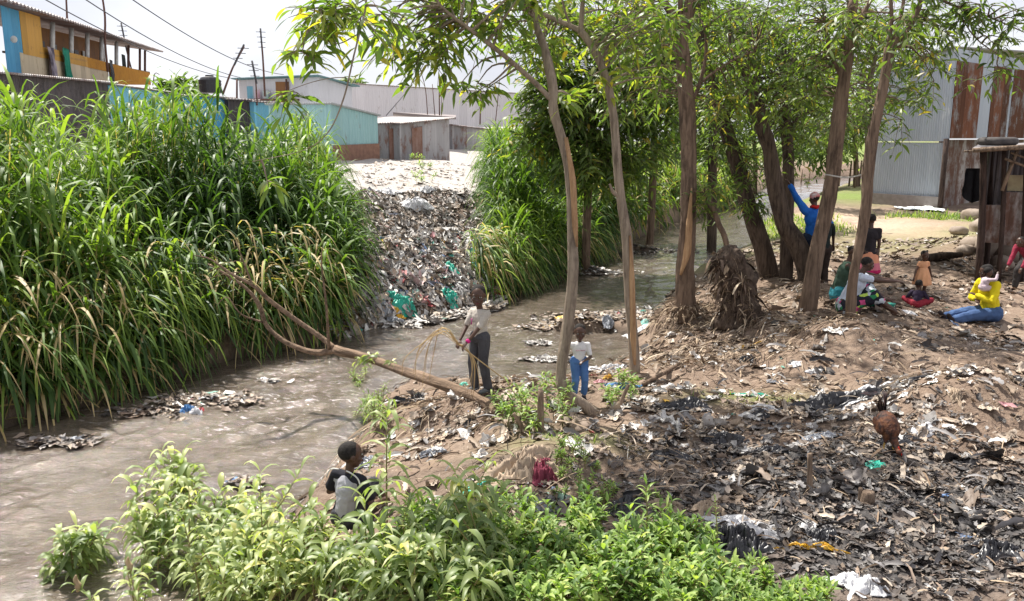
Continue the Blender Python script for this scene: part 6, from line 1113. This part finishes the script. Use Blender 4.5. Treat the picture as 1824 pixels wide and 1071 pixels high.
# women sitting behind the forked tree
pr = simple('pattern', (.1, .1, .1)); m = Mat('patterned_cloth', .8, .2); vo = m.n('TexVoronoi'); vo.inputs['Scale'].default_value = 13; m.l(m.obj(), vo.inputs[0]); sp_ = m.n('SeparateColor'); m.l(vo.outputs['Color'], sp_.inputs[0])
m.base(m.ramp(sp_.outputs[0], [(0, (.02, .02, .03)), (.3, (.5, .55, .6)), (.45, (.03, .2, .08)), (.58, (.55, .08, .22)), (.72, (.02, .02, .04)), (.82, (.45, .6, .1)), (.92, (.1, .2, .4))], 'CONSTANT')); PAT = m.m
loc = standon(1499, 535, 13.4); WH = 1.6
root, J = person('woman in dark green sleeveless top sitting on the ground, looking back', loc, R(75), WH, .135, pelvis=(0, .05, .14), lean=(R(12), 0), feet=[(-.1, -.72, .06), (.12, -.66, .06)], kp=[(0, -.2, 1)]*2, hands=[(-.1, -.5, .42), (.12, -.5, .42)], look=(R(-65), R(4)), top=('top', cl('dark_green_top', (.05, .09, .065)), 0), bottom=('wrap', cl('teal_skirt', (.03, .2, .25)), 1), hair='bun', female=True, vox=.009, sc=1.08)
loc = standon(1514, 548, 12.6)
root, J = person('woman in white T-shirt and bright patterned skirt sitting with arms stretched over her knees', loc, R(82), WH, .135, pelvis=(0, .05, .14), lean=(R(20), 0), feet=[(-.12, -.62, .06), (.10, -.50, .06)], kp=[(0, -.2, 1)]*2, hands=[(-.05, -.74, .50), (.08, -.70, .50)], ep=[(-.3, 0, -1), (.3, 0, -1)], look=(R(0), R(8)), top=('t_shirt', cl('white_blue_tshirt', (.60, .66, .78)), .5), bottom=('wrap', PAT, 1), hair='short', female=True, vox=.009, sc=1.15)
# girl in pink skirt
loc = standon(1545, 492, 14.6); m = Mat('banded_skirt', .8, .2); sp_ = m.n('SeparateXYZ'); m.l(m.obj(), sp_.inputs[0]); m.base(m.ramp(sp_.outputs[2], [(0, (.5, .02, .12)), (.42, (.62, .18, .24)), (.54, (.70, .30, .18))], 'CONSTANT')); BS = m.m
root, J = person('girl in black top and pink and orange banded skirt standing behind the forked tree', loc, R(170), 1.38, .145, hands=[(-.15, -.02, .62), (.15, -.02, .62)], top=('top', cl('black_striped_top', (.03, .025, .03)), .5), bottom=('skirt', BS, .25, .15), hair='short', female=True, vox=.009)
# toddler in peach dress
loc = standon(1640, 522, 14.4); th = min(max(P(1640, 447, 14.4)[2]-loc[2], .7), .95)
root, J = person('toddler girl in a peach frilled dress standing barefoot', loc, R(10), th, .20, hands=[(-.26*th, -.05, .36*th), (.24*th, -.02, .36*th)], ep=[(-1, .3, -.2), (1, .3, -.2)], look=(R(15), R(10)), top=('bodice', cl('peach_bodice', (.70, .36, .20)), .35), bottom=('dress', cl('peach_dress', (.72, .38, .21)), .28, .20), hair='buns', female=True, vox=.006, sc=1.1)
loc = standon(1632, 550, 13.3)
root, J = person('toddler in dark purple top sitting on the ground before the girl in the peach dress', loc, R(150), .8, .20, pelvis=(0, 0, .08), lean=(R(15), 0), feet=[(-.14, -.26, .04), (.14, -.26, .04)], kp=[(-1, 0, .6), (1, 0, .6)], hands=[(-.12, -.18, .14), (.12, -.18, .14)], top=('top', cl('dark_purple_top', (.035, .025, .05)), 1.6), bottom=('trousers', cl('red_trousers', (.3, .03, .05)), 1.7), vox=.006, sc=1.15)
# woman in yellow with jeans and the baby
D = 12.9; loc = standon(1766, 540, D)
root, J = person('woman in yellow top and blue jeans sitting with legs stretched out, holding a baby', loc, R(-76), 1.62, .135, pelvis=(0, .0, .12), lean=(R(12), 0), feet=[(-.08, -.85, .08), (.1, -.78, .07)], kp=[(0, 0, 1)]*2, hands=[(-.02, -.28, .34), (.02, -.32, .42)], ep=[(-1, .3, -.6), (1, .3, -.6)], look=(R(-15), R(18)), top=('cardigan', cl('yellow_cardigan', (.72, .60, .02), (.6, .48, .01)), 1.9), bottom=('jeans', cl('faded_jeans', (.07, .13, .27), (.05, .09, .2)), 1.85), hair='long', shoes=cl('black_sandal', (.04, .03, .03)), female=True, vox=.009, sc=1.12, toes=[(0, -.5, .7), (0, -.5, .7)])
bl = np.array(loc)+np.array([math.cos(R(-76))*0-(-math.sin(R(-76)))*0, 0, 0]); c = P(1752, 512, D-.12)
root, J = person('baby in pale pink clothes held upright against the woman in yellow', (c[0], c[1], c[2]-.10), R(95), .66, .23, pelvis=(0, 0, .10), lean=(R(10), 0), feet=[(-.07, -.08, -.06), (.07, -.08, -.06)], kp=[(0, -1, .3)]*2, hands=[(-.12, -.12, .32), (.12, -.14, .34)], ep=[(-1, 0, -.5), (1, 0, -.5)], top=('romper', cl('pale_pink_romper', (.62, .50, .55)), 1.9), bottom=('trousers', cl('pale_pink_trousers', (.6, .48, .52)), 1.9), vox=.006, sc=1.2)
# person in maroon at the right edge
loc = standon(1828, 470, 15.2)
root, J = person('person in maroon jacket bending down by the hut at the right edge', loc, R(-60), 1.3, .15, pelvis=(0, .15, .55), lean=(R(48), 0), feet=[(-.09, -.12, .05), (.1, .1, .05)], hands=[(-.12, -.42, .35), (.1, -.4, .32)], top=('jacket', cl('maroon_jacket', (.28, .03, .06)), 1.85), bottom=('trousers', cl('dark_grey_trousers', (.05, .045, .045)), 1.9), vox=.009, sc=1.05)
# basins
for (px, py, lb) in ((1553, 546, 'green plastic sandal under the patterned skirt, left one'), (1582, 549, 'green plastic bowl by the feet of the woman in the patterned skirt')):
    c = gnd(px, py); g = Geo(); tube(g, [c+[0, 0, .005], c+[0, 0, .03], c+[0, 0, .075]], [.06, .085, .105], 20, 1, cap=False); tube(g, [c+[0, 0, .075], c+[0, 0, .035], c+[0, 0, .012]], [.10, .08, .055], 20, 1, cap=True); o = g.build('bowl', PT, None); recentre(o, c); tag(o, lb.replace('sandal', 'bowl'), 'bowl')
# hen
c = gnd(1583, 806); t = thing('hen', 'brown hen pecking in the black mud, tail up and head down', 'hen', c)
HB = Mat('hen_feathers', .7, .3); HB.base(HB.ramp(HB.noise(26, 5), [(.35, (.022, .012, .010)), (.5, (.085, .032, .018)), (.68, (.17, .07, .03))])).bump(HB.noise(60, 4), .8, .01); HB = HB.m
g = Geo(); ell(g, (0, .05, .21), (.082, .12, .085), np.array([[1, 0, 0], [0, .80, .6], [0, -.6, .80]]), 16, 12); ell(g, (0, .0, .17), (.066, .07, .07)); caps(g, (0, -.03, .14), (0, -.11, .06), .038, .02); ell(g, (0, -.135, .05), (.022, .03, .024)); caps(g, (0, -.15, .04), (0, -.175, .02), .010, .004)
for s_ in (-1, 1): caps(g, (s_*.03, .02, .15), (s_*.035, .0, .09), .03, .014)
o = g.build('body', HB, t); remesh(o, .005, .004)
g = Geo(); n_ = 26; a = rng.uniform(-.5, .5, n_); blades(g, np.stack([a*.05, np.full(n_, .12), .27+.02*rng.random(n_)], 1), np.stack([a*.6, .35+.2*rng.random(n_), .9+.2*rng.random(n_)], 1), .17+.07*rng.random(n_), .036, 1.3, prof=[.7, 1, 1, .8, .2], side=np.stack([np.ones(n_)*.3, np.ones(n_), a*0], 1)); g.build('tail', simple('dark_tail_feathers', (.03, .02, .025), (.09, .04, .03)), t)
for s_ in (-1, 1):
    g = Geo(); ell(g, (s_*.072, .06, .20), (.014, .085, .05), np.array([[1, 0, 0], [0, .87, .5], [0, -.5, .87]])); o = g.build('wing', HB, t)
    g = Geo(); tube(g, [(s_*.035, .0, .10), (s_*.038, .01, .05), (s_*.038, .0, .0)], [.009, .006, .006], 6, 2)
    for a in (-.5, 0, .5): tube(g, [(s_*.038, 0, .006), (s_*.038+math.sin(a)*.04, -math.cos(a)*.04, .002)], [.005, .003], 5, 1)
    tube(g, [(s_*.038, 0, .006), (s_*.038, .025, .002)], [.005, .003], 5, 1); g.build('leg', simple('hen_leg', (.5, .32, .08)), t)
g = Geo()
for k in range(4): ell(g, (0, -.12-.014*k, .082-.012*k), (.004, .010, .010), None, 8, 6)
g.build('comb', cl('comb_red', (.45, .03, .02)), t)
t.rotation_euler = (0, 0, R(8)); t.scale = (1.15,)*3
